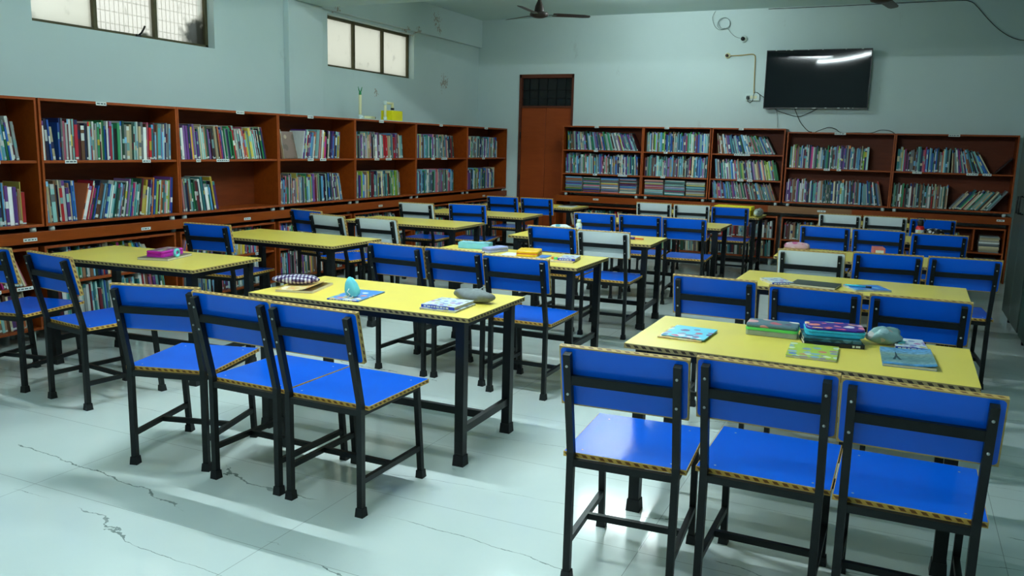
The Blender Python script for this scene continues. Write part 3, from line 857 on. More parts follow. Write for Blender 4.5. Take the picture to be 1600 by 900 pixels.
# ------------------------------------------------------------------ things on the tables
def rot_loc(x, y, z, a=0.0): return Matrix.Translation((x, y, z)) @ Matrix.Rotation(a, 4, 'Z')
def booklet(name, label, x, y, z, wd, dp, th, a, cover, cat='book', spine=None, group=None, curl=0.0, marks=(.08, .85)):
    """lying book: cover sheets with a page block between them"""
    t = thing(name, label, cat, (x, y, z), a, group)
    p = MB(); e = .0012
    p.box(-wd / 2, wd / 2, -dp / 2, dp / 2, 0, e)
    p.box(-wd / 2, wd / 2, -dp / 2, -dp / 2 + .0015, e, th - e) if spine else None
    n = 8
    vv, ff = [], []
    for i in range(n + 1):
        u = i / n
        zc = th + curl * max(0.0, u - .45) ** 2
        vv += [(-wd / 2 + wd * u, -dp / 2, zc - e), (-wd / 2 + wd * u, dp / 2, zc - e), (-wd / 2 + wd * u, -dp / 2, zc), (-wd / 2 + wd * u, dp / 2, zc)]
    for i in range(n):
        q = 4 * i
        ff += [(q, q + 1, q + 5, q + 4), (q + 2, q + 6, q + 7, q + 3), (q, q + 4, q + 6, q + 2), (q + 1, q + 3, q + 7, q + 5)]
    ff += [(0, 2, 3, 1), (4 * n, 4 * n + 1, 4 * n + 3, 4 * n + 2)]
    p.add(vv, ff, 0)
    p.build('cover', cover, t)
    p = MB(); p.box(-wd / 2 + .002, wd / 2 - .002, -dp / 2 + .0016, dp / 2 - .002, e, th - e); p.build('pages', 'page', t)
    if spine:
        p = MB(); p.box(-wd / 2, wd / 2, -dp / 2 - .0008, -dp / 2, .0005, th - .0005)
        rr = random.Random(int(abs(x) * 991)); q = -wd / 2 + wd * marks[0]
        while q < -wd / 2 + wd * marks[1] - .012:
            l_ = rr.uniform(.008, .02); p.box(q, q + l_, -dp / 2 - .0012, -dp / 2 - .0008, th * .25, th * .75, 1); q += l_ + .004
        p.build('spine', [spine, 'paper'], t)
    return t
def pencil_case(name, label, x, y, z, sx, sy, h, a, side, lid, s0=.45, s1=.6, r=.015, band=None, lidside=None, cat='pencil case'):
    t = thing(name, label, cat, (x, y, z), a)
    p = MB(); rbox(p, sx, sy, 0, h * s0, r); p.build('case_base', side, t, bevel=.003)
    p = MB(); rbox(p, sx * 1.012, sy * 1.02, h * s0 + .0004, h * s1, r); p.build('zip_band', band or side, t, bevel=.0015)
    p = MB(); rbox(p, sx, sy, h * s1 + .0004, h, r, (0, 1, 0)); p.build('lid', [lidside or side, lid], t, bevel=.006)
    return t
T0 = TH + .0004
cyan = mat_picture('cyan_cover', hexc(90, 205, 235), [hexc(210, 70, 110), hexc(40, 60, 140), hexc(240, 240, 250), hexc(60, 90, 160)], 26)
lime = mat_picture('lime_cover', hexc(176, 200, 70), [hexc(220, 110, 60), hexc(90, 150, 190), hexc(230, 240, 200), hexc(60, 120, 200)], 30)
comic = mat_picture('comic_cover', hexc(70, 140, 215), [hexc(225, 90, 60), hexc(225, 235, 240), hexc(240, 200, 90), hexc(90, 180, 190)], 24)
white_pic = mat_picture('pale_cover', hexc(196, 212, 224), [hexc(180, 96, 160), hexc(70, 110, 190), hexc(180, 170, 90), hexc(235, 238, 245)], 38)
bluecov = mat_picture('blue_cover', hexc(60, 130, 215), [hexc(140, 200, 240), hexc(40, 80, 180), hexc(200, 220, 240), hexc(60, 160, 220)], 22)
warm = mat_picture('orange_cover', hexc(226, 190, 110), [hexc(220, 110, 50), hexc(240, 230, 190), hexc(200, 150, 60), hexc(245, 240, 220)], 28)
grey_c = plain('dark_folder_cover', hexc(52, 60, 56), .5, .3, 0, .25, 70)
dk = plain('black_book_cover', hexc(18, 26, 40), .35, .4)
tealc = mat_picture('teal_cover', hexc(30, 74, 78), [hexc(60, 120, 130), hexc(20, 40, 50), hexc(90, 140, 150), hexc(30, 60, 70)], 30)
navy = plain('royal_blue_spine', hexc(34, 62, 190), .4, .4)
magenta = plain('magenta_plastic', hexc(196, 30, 170), .4, .4)
aqua = plain('aqua_cloth', hexc(112, 206, 216), .7, .2)
purple = mat_picture('purple_case_print', hexc(66, 38, 140), [hexc(235, 235, 245), hexc(220, 70, 120), hexc(240, 190, 120), hexc(60, 200, 220)], 20)
cyanp = plain('cyan_plastic', hexc(60, 200, 225), .35, .4)
greenp = plain('green_plastic', hexc(90, 205, 100), .35, .4)
clear = mat_clear('clear_plastic', hexc(190, 205, 190), .2, .75)
lidp = mat_picture('clear_lid_print', hexc(84, 116, 128), [hexc(24, 52, 96), hexc(215, 90, 105), hexc(230, 235, 230), hexc(40, 76, 110)], 18)
lav = plain('lavender_plastic', hexc(160, 168, 220), .4, .4)
skyb = plain('pale_blue_plastic', hexc(128, 206, 230), .4, .4)
yelp = plain('bright_yellow_plastic', hexc(238, 190, 20), .4, .4)
greyf = plain('grey_felt', hexc(122, 128, 130), .95, .1, 0, .2, 60)
pinkp = mat_picture('pink_print', hexc(214, 170, 185), [hexc(220, 60, 110), hexc(240, 230, 235), hexc(200, 90, 140), hexc(230, 200, 210)], 24)
redp = plain('red_plastic', hexc(206, 40, 44), .35, .4)
redbox = plain('salmon_card', hexc(206, 110, 104), .5, .3)
yelcloth = plain('yellow_oilcloth', hexc(246, 232, 20), .45, .4, 0, .08)
orangep = plain('orange_plastic', hexc(225, 120, 50), .4, .4)

# table A
booklet('notebook', 'grey covered notebook under the magenta pencil case', -4.165, 3.80, T0, .205, .28, .014, .28, plain('grey_cover', hexc(120, 108, 104), .5, .3), 'notebook')
mg_top = mat_picture('magenta_lid_print', hexc(120, 60, 110), [hexc(60, 50, 70), hexc(190, 150, 110), hexc(120, 150, 120), hexc(220, 200, 210)], 30)
mc = pencil_case('pencil_case', 'magenta pencil case on the notebook by left bookcases', -4.165, 3.80, T0 + .0145, .115, .22, .040, .22, magenta, mg_top, .46, .56, .012)
t = thing('key_ring', 'aqua plastic ring leaning on the magenta pencil case', 'ring', (-4.060, 3.795, T0 + .038), .22)
p = MB()
for i in range(18):
    pass
ring = [(0.0, .021 * math.cos(2 * math.pi * k / 18), .021 * math.sin(2 * math.pi * k / 18)) for k in range(19)]
p.tube(ring, .009, 8, 0, False); p.build('ring_body', aqua, t)
# table B
booklet('open_book', 'white workbook with orange cover under the checked pouch', -2.735, 3.385, T0, .20, .28, .012, .28, warm, 'book', None, None, .09)
booklet('workbook', 'lower white workbook beneath the orange covered one', -2.745, 3.372, T0 - .0002, .01, .01, .001, .28, warm) if False else None
plaid_t = NT('checked_cloth')
s_ = plaid_t.sep(plaid_t.coords())
def stripe(nt, v, f, d): return nt.math('LESS_THAN', nt.math('FRACT', nt.math('ADD', nt.math('MULTIPLY', v, f), 20.0)), d)
ka = stripe(plaid_t, s_[0], 52, .5); kb = stripe(plaid_t, s_[1], 52, .5)
pc_ = plaid_t.mix(ka, plaid_t.mix(kb, hexc(206, 206, 212), hexc(112, 100, 132)), plaid_t.mix(kb, hexc(112, 100, 132), hexc(44, 32, 66)))
plaid = plaid_t.out(pc_, .85, .1)
t = thing('fabric_pouch', 'purple and white checked pouch on the open workbook', 'pouch', (-2.80, 3.40, T0 + .0135), .50)
p = MB(); p.blob((.245, .10, .050), 28, 12, .95, 3, .05); p.build('pouch_body', plaid, t)
p = MB(); p.tube([(-.10, 0, .050), (-.05, 0, .0545), (0, 0, .055), (.05, 0, .0545), (.10, 0, .050)], .0022, 6); p.build('zip', 'black', t)
booklet('comic_book', 'blue and white comic book under the aqua pouch', -2.385, 3.345, T0, .168, .285, .006, .13, comic, 'book', navy)
t = thing('drawstring_pouch', 'small upright aqua pouch with white drawstring', 'pouch', (-2.365, 3.285, T0 + .0066), .2)
p = MB(); p.blob((.085, .064, .092), 22, 14, .75, 8, .09, 0, None, .46, (-.014, .004)); p.build('pouch_body', aqua, t)
p = MB(); p.tube([(-.006, -.030, .045), (-.014, -.036, .030), (.002, -.038, .018), (-.010, -.042, .006), (.012, -.044, .0045), (.02, -.040, .012)], .0025, 6); p.build('drawstring', 'paper', t)
booklet('story_book', 'lower white book under the grey pouch pair', -1.865, 3.335, T0, .185, .215, .008, .04, white_pic, 'book')
booklet('story_book', 'white book with blue spine beside the grey pouch', -1.868, 3.34, T0 + .0084, .172, .20, .014, .02, white_pic, 'book', navy)
t = thing('pencil_pouch', 'soft grey felt pouch lying behind the white book', 'pouch', (-1.83, 3.525, T0), -.22)
p = MB(); p.blob((.235, .095, .060), 26, 12, .85, 12, .12); p.build('pouch_body', greyf, t)
p = MB(); p.bar((.005, .03, .055), (.022, .055, .068), .010, .003); p.build('pull_tab', greyf, t)
# table C
booklet('booklet', 'lower thin booklet under the cyan booklet', -.748, 3.345, T0, .18, .225, .005, -.02, warm, 'book')
booklet('booklet', 'cyan sea picture booklet on the near right table', -.735, 3.358, T0 + .0054, .175, .22, .005, -.05, cyan, 'book')
t = pencil_case('pencil_box', 'green and clear plastic pencil box on near right table', -.432, 3.545, T0, .205, .12, .050, .03, clear, lidp, .44, .68, .012, greenp, lidp)
booklet('picture_book', 'yellow green picture book in front of the dark books', -.248, 3.288, T0, .178, .232, .009, .03, lime, 'book')
booklet('hardcover_book', 'lower black book under the purple pencil case', -.200, 3.508, T0, .225, .165, .016, .22, dk, 'book', dk, None, 0.0, (.80, .97))
booklet('hardcover_book', 'teal book between black book and purple pencil case', -.205, 3.515, T0 + .0164, .215, .16, .012, .19, tealc, 'book', tealc, None, 0.0, (.5, .5))
pencil_case('pencil_case', 'purple and cyan hard pencil case on the dark books', -.195, 3.55, T0 + .0290, .225, .145, .035, .17, cyanp, purple, .42, .70, .035, cyanp, plain('purple_shell', hexc(70, 40, 150), .4, .4))
t = thing('clear_pouch', 'crumpled clear pouch with small items beside purple case', 'pouch', (-.006, 3.595, T0), .30)
p = MB(); p.blob((.130, .090, .066), 24, 14, 1.1, 21, .20); p.build('pouch_body', mat_picture('clear_pouch_print', hexc(130, 165, 165), [hexc(70, 110, 120), hexc(190, 170, 160), hexc(160, 190, 195), hexc(90, 130, 140)], 26, .25), t)
p = MB(); p.slab([(.045, -.04), (.075, -.02), (.075, .02), (.045, .04)], .012, .018); p.build('pouch_flap', aqua, t)
booklet('story_book', 'white book with blue spine behind the Paris picture book', .086, 3.615, T0, .115, .165, .013, .10, white_pic, 'book', navy)
par = NT('paris_cover')
s_ = par.sep(par.coords())
g_ = par.ramp(par.math('ADD', par.math('MULTIPLY', s_[1], 3.4), par.math('ADD', .5, par.math('MULTIPLY', par.math('SUBTRACT', par.noise(par.coords(), 40, 4), .5), .12))),
              [(.02, hexc(60, 140, 205)), (.11, hexc(70, 150, 210)), (.13, hexc(150, 185, 190)), (.30, hexc(96, 140, 145)), (.48, hexc(120, 160, 160)), (.62, hexc(150, 170, 150)), (.72, hexc(120, 175, 215)), (.98, hexc(90, 160, 220))])
parm = par.out(par.mix(par.math('MULTIPLY', par.ramp(par.noise(par.scale(par.coords(), (1, 2.6, 1)), 60, 4), [(.42, (0, 0, 0)), (.62, (1, 1, 1))]), .75), g_, hexc(48, 88, 98)), .35, .4)
pb = booklet('picture_book', 'blue Paris skyline picture book on near right table', .078, 3.365, T0, .178, .285, .010, .06, parm, 'book', None, None, .03)
p = MB(); p.slab([(-.052, -.06), (-.043, -.058), (-.037, -.02), (-.031, -.058), (-.022, -.06), (-.033, 0), (-.036, .07), (-.038, .07), (-.041, 0)], .0102, .0106)
p.build('tower_print', plain('tower_print_ink', hexc(30, 56, 70), .5, .3), pb)
# table L
booklet('story_book', 'white book with blue spine left of black folder', -.612, 5.02, T0, .13, .18, .013, .55, white_pic, 'book', navy)
booklet('folder', 'black folder on the second right table', -.395, 5.02, T0, .25, .19, .012, -.12, grey_c, 'folder')
booklet('picture_book', 'light blue book with pen beside the black folder', -.125, 5.06, T0, .20, .185, .009, .42, bluecov, 'book')
t = thing('pen', 'bright blue pen lying on the light blue book', 'pen', (-.175, 5.05, T0 + .0145), -.15)
p = MB(); p.tube([(-.065, 0, 0), (.045, 0, 0)], .0048, 8); p.build('barrel', cyanp, t)
p = MB(); p.tube([(.045, 0, 0), (.075, 0, 0)], .0052, 8); p.build('cap', 'cable', t)
# table G
t = thing('craft_box', 'light blue cut out box on middle table', 'box', (-2.795, 5.40, T0), .16)
p = MB(); p.box(-.115, .115, -.05, .05, 0, .004)
for a in (-1, 1): p.box(-.115, .115, a * .05 - .002, a * .05 + .002, .004, .042); p.box(a * .115 - .002, a * .115 + .002, -.05, .05, .004, .042)
p.build('box_body', skyb, t)
p = MB(); p.slab([(-.112, -.048), (.112, -.048), (.112, .048), (.04, .048), (.02, .02), (-.02, .024), (-.05, .048), (-.112, .048)], .043, .046); p.build('box_lid', mat_picture('pale_lid', hexc(140, 210, 225), [hexc(50, 110, 120), hexc(120, 200, 220), hexc(190, 230, 235), hexc(60, 90, 100)], 24), t)
pencil_case('pencil_case', 'lavender pencil case beside the light blue box', -2.585, 5.30, T0, .085, .20, .036, -.28, lav, lav, .46, .54, .014)
booklet('paper_sheets', 'loose white papers between lavender and yellow cases', -2.43, 5.23, T0, .11, .15, .003, .1, 'paper', 'paper')
pencil_case('pencil_case', 'yellow pencil case on the middle table', -2.305, 5.27, T0, .155, .19, .040, .25, yelp, yelp, .42, .52, .018, orangep, yelp)
booklet('notebook', 'small flat blue notebook right of yellow case', -2.185, 5.245, T0, .07, .15, .004, .1, bluecov, 'notebook')
booklet('picture_book', 'pale lower book at right on middle table', -1.995, 5.165, T0, .16, .245, .009, .14, warm, 'book')
booklet('story_book', 'blue and white upper book at right on middle table', -1.975, 5.19, T0 + .0094, .115, .20, .014, .16, white_pic, 'book', navy)
t = thing('eraser', 'small green eraser on the pale lower book', 'eraser', (-2.052, 5.115, T0 + .0094), .2)
p = MB(); rbox(p, .04, .026, 0, .014, .004); p.build('eraser_body', greenp, t, bevel=.002)
p = MB(); rbox(p, .018, .027, -.0002, .0145, .003, (0, 0, 0), 3, Matrix.Translation((-.012, 0, .0003))); p.build('sleeve', orangep, t)
# table H
def bottle(label, x, y, z, r, h, body, cap, hc):
    t = thing('bottle', label, 'bottle', (x, y, z))
    p = MB(); p.lathe([(r * .9, 0), (r, .004), (r, h * .85), (r * .8, h * .95), (r * .5, h)], 20); p.build('bottle_body', body, t)
    p = MB(); p.lathe([(r * .72, h - .002), (r * .74, h + hc * .5), (r * .6, h + hc)], 16); p.build('cap', cap, t)
    p = MB(); p.lathe([(r * 1.01, h * .3), (r * 1.01, h * .7)], 20); p.build('wrap_label', white_pic, t)
    return t
bottle('small white glue bottle on middle table', -2.497, 6.76, T0, .026, .108, 'pvc', 'pvc', .026)
t = thing('plastic_pouch', 'white and blue plastic pouch beside the small white bottle', 'pouch', (-2.665, 6.77, T0), .1)
p = MB(); p.blob((.20, .10, .078), 22, 10, .7, 5, .09); p.build('pouch_body', mat_picture('white_blue_print', hexc(205, 220, 222), [hexc(90, 170, 200), hexc(230, 240, 240), hexc(60, 140, 160), hexc(220, 230, 235)], 18), t)
t = thing('marker_pen', 'orange and purple marker lying on middle table', 'pen', (-1.975, 6.705, T0 + .011), -.1)
p = MB(); p.tube([(.0, 0, 0), (.075, 0, 0)], .007, 8); p.build('barrel', orangep, t)
p = MB(); p.tube([(-.05, 0, 0), (0, 0, 0)], .0105, 8); p.build('cap', plain('purple_plastic', hexc(80, 60, 130), .4, .4), t)
# tables J, K
booklet('notebook', 'white notebook on the table before the wooden door', -3.80, 9.86, T0, .20, .26, .008, .1, 'paper', 'notebook')
booklet('notebook', 'dark notebook on white notebook before the door', -3.82, 9.92, T0 + .0084, .16, .18, .007, -.1, grey_c, 'notebook')
K_ = TABLES['K']
t = thing('card_box', 'bright yellow lidded box on the table at the back bench', 'box', (-1.775, 10.09, T0))
p = MB(); p.box(-.205, .205, -.12, .12, 0, .096); p.build('box_body', plain('yellow_card', hexc(214, 190, 30), .5, .3), t, bevel=.003)
p = MB(); p.box(-.212, .212, -.127, .127, .0962, .108); p.box(-.212, .212, -.129, -.1265, .070, .108); p.box(-.212, .212, .1265, .129, .070, .108)
for q in (-1, 1): p.box(q * .2125 - .0015, q * .2125 + .0015, -.127, .127, .070, .108)
p.build('box_lid', yelcloth, t, bevel=.002)
t = thing('plastic_roll', 'crumpled clear plastic roll beside the bright yellow box', 'roll', (K_[0] + .568, K_[1] - .05, T0), 0)
p = MB(); p.blob((.085, .42, .09), 20, 14, .8, 31, .10); p.build('roll_body', mat_picture('crumpled_plastic', hexc(190, 205, 195), [hexc(120, 140, 125), hexc(220, 230, 225), hexc(90, 110, 100), hexc(235, 240, 238)], 30, .2), t)
# table M, N
t = thing('pencil_pouch', 'pink and white pencil pouch on third right table', 'pouch', (-.69, 6.74, T0))
p = MB(); p.blob((.185, .095, .068), 24, 12, .7, 15, .03); p.build('pouch_body', pinkp, t)
p = MB(); rbox(p, .192, .10, .016, .026, .045); p.build('zip', plain('tan_trim', hexc(176, 140, 110), .6, .2), t)
t = thing('card_box', 'small red box with white label on third right table', 'box', (-.115, 6.83, T0), .15)
p = MB(); p.box(-.04, .04, -.075, .075, 0, .062); p.build('box_body', redbox, t, bevel=.003)
p = MB(); p.box(-.028, .028, -.0765, -.075, .018, .046); p.build('box_label', 'paper', t)
booklet('paper_sheets', 'white papers beside the small red box', -.225, 6.84, T0, .11, .12, .012, .1, 'paper', 'paper')
t = bottle('red water bottle with black cap on a right table', .187, 8.40, T0, .036, .125, redp, 'cable', .052)
p = MB(); p.tube([(-.02, 0, .14), (-.035, 0, .17), (-.03, 0, .19), (0, 0, .195), (.03, 0, .19), (.035, 0, .17), (.02, 0, .14)], .004, 6); p.build('carry_loop', 'cable', t)
t = thing('patterned_bag', 'black and white patterned bag beside the red bottle', 'bag', (.305, 8.42, T0))
p = MB(); p.blob((.17, .09, .102), 22, 10, .75, 9, .05); p.build('bag_body', mat_picture('black_white_print', hexc(24, 24, 26), [hexc(230, 230, 230), hexc(20, 20, 20), hexc(200, 200, 205), hexc(40, 40, 44)], 40), t)

# ------------------------------------------------------------------ models on top of the left bookcases
ZT = ZBL + HL
t = thing('tray_board', 'white board lying on the left bookcase tops', 'board', (-5.53, 8.25, ZT))
p = MB(); p.box(-.13, .13, -.62, .85, 0, .008); p.build('board_sheet', 'pvc', t)
t = thing('pipe_model', 'cream pipe stand with green top on the bookcases', 'pipe model', (-5.52, 7.83, ZT + .0085))
p = MB(); p.tube([(0, 0, .03), (0, 0, .26)], .017, 12); p.build('upright_pipe', 'cream_pvc', t)
p = MB(); p.tube([(0, 0, .0), (0, 0, .045)], .023, 12); p.tube([(0, 0, .022), (0, .05, .022)], .021, 12); p.build('elbow', 'pvc', t)
p = MB(); p.tube([(0, .04, .020), (0, .27, .020)], .016, 12); p.build('base_pipe', 'cream_pvc', t)
p = MB(); p.tube([(0, 0, .255), (0, 0, .285)], .014, 8)
for s in (-1, 1): p.tube([(0, 0, .28), (0, s * .022, .31), (0, s * .036, .345)], [.008, .006, .003], 6)
p.build('green_tip', plain('green_tip_plastic', hexc(40, 140, 80), .5, .3), t)
p = MB(); p.tube([(0, .26, .02), (0, .285, .02)], .014, 10); p.build('end_cap', 'cable', t)
t = thing('pump_model', 'yellow box with cream pipe spout on the bookcases', 'pump model', (-5.52, 8.46, ZT + .0085))
p = MB(); p.box(-.08, .08, -.105, .115, 0, .115); p.build('tank', plain('lemon_plastic', hexc(226, 214, 20), .45, .3), t, bevel=.006)
p = MB(); p.tube([(0, -.135, .02), (0, -.135, .205)], .016, 12); p.tube([(0, -.135, .20), (0, .01, .20)], .014, 12); p.tube([(0, .012, .212), (0, .016, .19), (0, .018, .145)], .016, 12)
p.build('spout_pipe', 'cream_pvc', t)
p = MB(); p.tube([(0, -.135, 0), (0, -.135, .04)], .021, 12); p.tube([(0, -.135, .175), (0, -.135, .225)], .021, 12); p.build('pipe_joint', 'pvc', t)
p = MB(); p.tube([(0, .018, .125), (0, .018, .148)], .021, 12); p.build('nozzle', 'cable', t)

# ------------------------------------------------------------------ books
PAL = {
 'teal': [(46, 120, 122), (30, 100, 104), (70, 150, 150)], 'pale teal': [(140, 190, 186), (120, 170, 170), (165, 205, 198)],
 'white': [(205, 212, 208), (225, 228, 224)], 'grey': [(130, 138, 138), (105, 112, 116)], 'cream': [(206, 196, 160), (190, 176, 140)],
 'purple': [(104, 58, 132), (84, 48, 120), (136, 100, 160)], 'blue': [(28, 86, 168), (40, 110, 190), (20, 66, 140)],
 'navy': [(24, 36, 86), (18, 28, 62)], 'light blue': [(92, 160, 205), (120, 176, 210)], 'red': [(186, 30, 36), (160, 24, 44)],
 'maroon': [(106, 30, 44), (88, 28, 40)], 'pink': [(188, 96, 120), (204, 130, 130), (170, 40, 110)], 'orange': [(206, 120, 50), (190, 104, 60)],
 'brown': [(120, 84, 58), (96, 62, 44), (150, 112, 84)], 'yellow': [(204, 176, 50), (212, 196, 90)], 'lime': [(136, 176, 50), (160, 190, 90)],
 'green': [(30, 116, 66), (50, 140, 90)], 'dark green': [(22, 62, 48), (34, 74, 56)], 'black': [(20, 22, 26), (34, 36, 40)]}
def pal(weights):
    return [k for k, n in weights.items() for _ in range(n)]
P_MIX = pal({'teal': 6, 'pale teal': 9, 'white': 8, 'grey': 6, 'cream': 5, 'purple': 6, 'blue': 5, 'navy': 4, 'light blue': 5, 'red': 2, 'maroon': 4, 'pink': 5, 'orange': 2, 'brown': 6, 'yellow': 2, 'lime': 2, 'green': 3, 'dark green': 3, 'black': 2})
P_TITLE = pal({'white': 4, 'pale teal': 3, 'cream': 2, 'grey': 2, 'light blue': 2, 'navy': 1, 'maroon': 1, 'yellow': 1})
P_COOL = pal({'teal': 6, 'pale teal': 9, 'white': 6, 'grey': 6, 'cream': 3, 'purple': 5, 'blue': 4, 'light blue': 6, 'pink': 3, 'maroon': 3, 'brown': 3, 'green': 4, 'lime': 2, 'dark green': 3, 'navy': 3})
P_DULL = pal({'grey': 7, 'cream': 5, 'brown': 6, 'pale teal': 5, 'teal': 4, 'maroon': 4, 'dark green': 4, 'white': 4, 'red': 2, 'green': 2, 'navy': 2})
BOOKS = []
rb = random.Random(77)
def pick(name, rnd):
    c = rnd.choice(PAL[name]); k = rnd.uniform(.82, 1.14)
    return s2l(tuple(min(1, x / 255 * k) for x in c))

def book_mesh(mw, t0, y0, z0, wd, D, H, lean, bands, cover, page, axis='up'):
    """returns verts, faces, colours; lean > 0 tips the top to the left (-x)"""
    vs_, fs_, cs = [], [], []
    if axis == 'up':
        zs = [0.0] + [b_[0] for b_ in bands]
        piv = (0.0, 0.0) if lean >= 0 else (wd, 0.0)
        ca, sa = math.cos(lean), math.sin(lean)
        def P(x, y, z):
            dx = x - piv[0]
            return mw @ Vector((t0 + (piv[0] if lean < 0 else 0) + dx * ca - z * sa, y0 + y, z0 + dx * sa + z * ca))
        for z in zs:
            vs_ += [P(0, 0, z), P(wd, 0, z)]
        n = len(zs)
        for i in range(n - 1):
            fs_.append((2 * i, 2 * i + 1, 2 * i + 3, 2 * i + 2)); cs.append(bands[i][1])
        o = len(vs_)
        vs_ += [P(0, 0, 0), P(wd, 0, 0), P(wd, D, 0), P(0, D, 0), P(0, 0, H), P(wd, 0, H), P(wd, D, H), P(0, D, H)]
        for f, c in (((0, 3, 2, 1), page), ((4, 5, 6, 7), page), ((1, 2, 6, 5), cover), ((2, 3, 7, 6), page), ((3, 0, 4, 7), cover)):
            fs_.append(tuple(o + k for k in f)); cs.append(c)
    return vs_, fs_, cs

def bands_for(H, main, rnd):
    zs = []
    seg = [(H, main)]
    if rnd.random() < .42:
        c2 = pick(rnd.choice(P_TITLE), rnd); a = rnd.uniform(.2, .6) * H; l_ = rnd.uniform(.08, .3) * H
        seg = [(a, main), (min(a + l_, H * .95), c2), (H, main)]
    if rnd.random() < .40:
        h_ = rnd.uniform(.05, .13) * H
        seg = [(h_ * .3, main), (h_, s2l((.80, .84, .82)))] + [s for s in seg if s[0] > h_ * 1.05]
    if rnd.random() < .3:
        top = pick(rnd.choice(P_MIX), rnd)
        seg = [s for s in seg if s[0] < H * .86] + [(H * .88, main), (H, top)]
    return seg

def fill(mw, segs, z, where, unit_w, thin=1.0, y_in=.035, depth=.20, tall=(.25, .295), palette=None):
    """segs: (x0, x1, lean at start, lean at end, [height range]) inside one shelf, left to right as seen"""
    k = 0
    for sg in segs:
        x0, x1, l0, l1 = sg[:4]
        hr = sg[4] if len(sg) > 4 else tall
        x = x0; prev = None
        while True:
            wd = rb.choice([.006, .008, .010, .012, .014, .017, .022]) * thin * rb.uniform(.85, 1.15)
            fr = min(1, max(0, (x - x0) / max(.01, x1 - x0)))
            lean = R(l0 + (l1 - l0) * fr)
            H = rb.uniform(*hr) if rb.random() < .8 else rb.uniform(hr[0] * .86, hr[0])
            foot_w = wd / math.cos(lean) + .0004
            if prev is not None:
                pl_, ph, pwd = prev
                if lean > pl_ + 1e-4: x += min(H, ph) * (math.sin(lean) - math.sin(pl_))
                elif lean < 0 and pl_ < 0 and lean < pl_: pass
            elif lean > 0: x += H * math.sin(lean)
            if x + foot_w > x1: break
            if prev is None and lean < 0: pass
            nm = rb.choice(sg[5] if len(sg) > 5 else (palette or P_MIX))
            main = pick(nm, rb)
            D = depth * rb.uniform(.85, 1.0); yi = y_in + rb.uniform(0, .014)
            t0 = x if lean >= 0 else x + foot_w - wd
            k += 1
            BOOKS.append(dict(mw=mw, a=(t0, yi, z + .0006, wd, D, H, lean), nm=nm, main=main, bands=bands_for(H, main, rb), where=where, n=k))
            prev = (lean, H, wd); x += foot_w
    return k

def stacks(mw, xs, z, zmax, where, palette=None, th=(.005, .012), wdt=.2):
    for si, (a, c) in enumerate(xs):
        zz = z + .0006; k = 0; items = []
        while zz < zmax:
            h_ = rb.uniform(*th)
            if zz + h_ > zmax: break
            nm = rb.choice(palette or P_MIX)
            items.append((zz, h_, nm)); zz += h_ + .0004
        for zz, h_, nm in items:
            k += 1
            BOOKS.append(dict(mw=mw, flat=(a + rb.uniform(0, .012), c - rb.uniform(0, .012), .03 + rb.uniform(0, .014), .2, zz, h_), nm=nm, main=pick(nm, rb),
                              where='%s stack, %s' % (ORD[si + 1], where), n=len(items) - k + 1))

def up_names(i, wall): return '%s %s bookcase' % (ORD[i + 1], wall)
# left wall upper cases: shelf books
U = LCASE
up_l = [
 ([(.45, 1.105, 2, 7)], [(.45, 1.12, 6, 0)]),
 ([(.03, .16, 0, 8), (.168, 1.16, 0, -2)], [(.03, .30, 3, 2), (.31, 1.165, -16, -4)]),
 ([(.03, 1.10, 3, 13)], [(.03, .47, 4, 11)]),
 ([(.03, .14, 4, 14), (.38, 1.02, -10, -3)], [(.03, .74, 0, 3), (.74, 1.08, 3, 14)]),
 ([(.03, .60, 1, 4), (.603, .715, 4, 4, (.262, .268), ['red']), (.718, 1.02, 4, 6)], [(.03, .96, 0, 5)]),
 ([(.03, .42, 0, 2), (.42, 1.03, 2, 9)], [(.03, 1.03, 0, 0)]),
 ([(.03, .99, 0, 0)], [(.03, .93, 0, 0)])]
for i, (mw, W_) in enumerate(U):
    s = up_l[i]
    pal_ = P_MIX if i < 5 else P_COOL
    fill(mw, s[0], ZS_L, 'top shelf, ' + up_names(i, 'left wall'), W_, 1.15, palette=pal_)
    fill(mw, s[1], WT, 'bottom shelf, ' + up_names(i, 'left wall'), W_, 1.15, palette=pal_)
for i, (mw, W_) in enumerate(LLOW):
    top = [(.03, .62, 2, 4), (.62, 1.0, 4, 30)] if i != 0 else [(.5, .86, 3, 8), (.87, 1.12, 16, 22)]
    if i == 2: top = [(.03, .55, -14, -8), (.56, 1.05, 0, 2)]
    fill(mw, top, .315, 'top shelf, low %s bookcase' % ('%s left wall' % ORD[i + 1]), W_, 1.2, tall=(.20, .245), palette=P_MIX)
    fill(mw, [(.05, .80, 2, 5), (.80, 1.10, 4, 8)], WT, 'bottom shelf, low %s bookcase' % ('%s left wall' % ORD[i + 1]), W_, 1.25, tall=(.235, .275), palette=P_MIX)
up_b = [
 ([(.06, 1.10, 2, 24, (.23, .26))], [(.045, 1.12, 2, 3, (.24, .285))], None),
 ([(.04, .89, 1, 1, (.24, .27))], [(.03, .88, 0, 0, (.24, .285))], None),
 ([(.06, .83, 7, 30, (.23, .26))], [(.05, .88, 6, 14, (.23, .265))], [(.03, .87, 6, 22, (.2, .235))])]
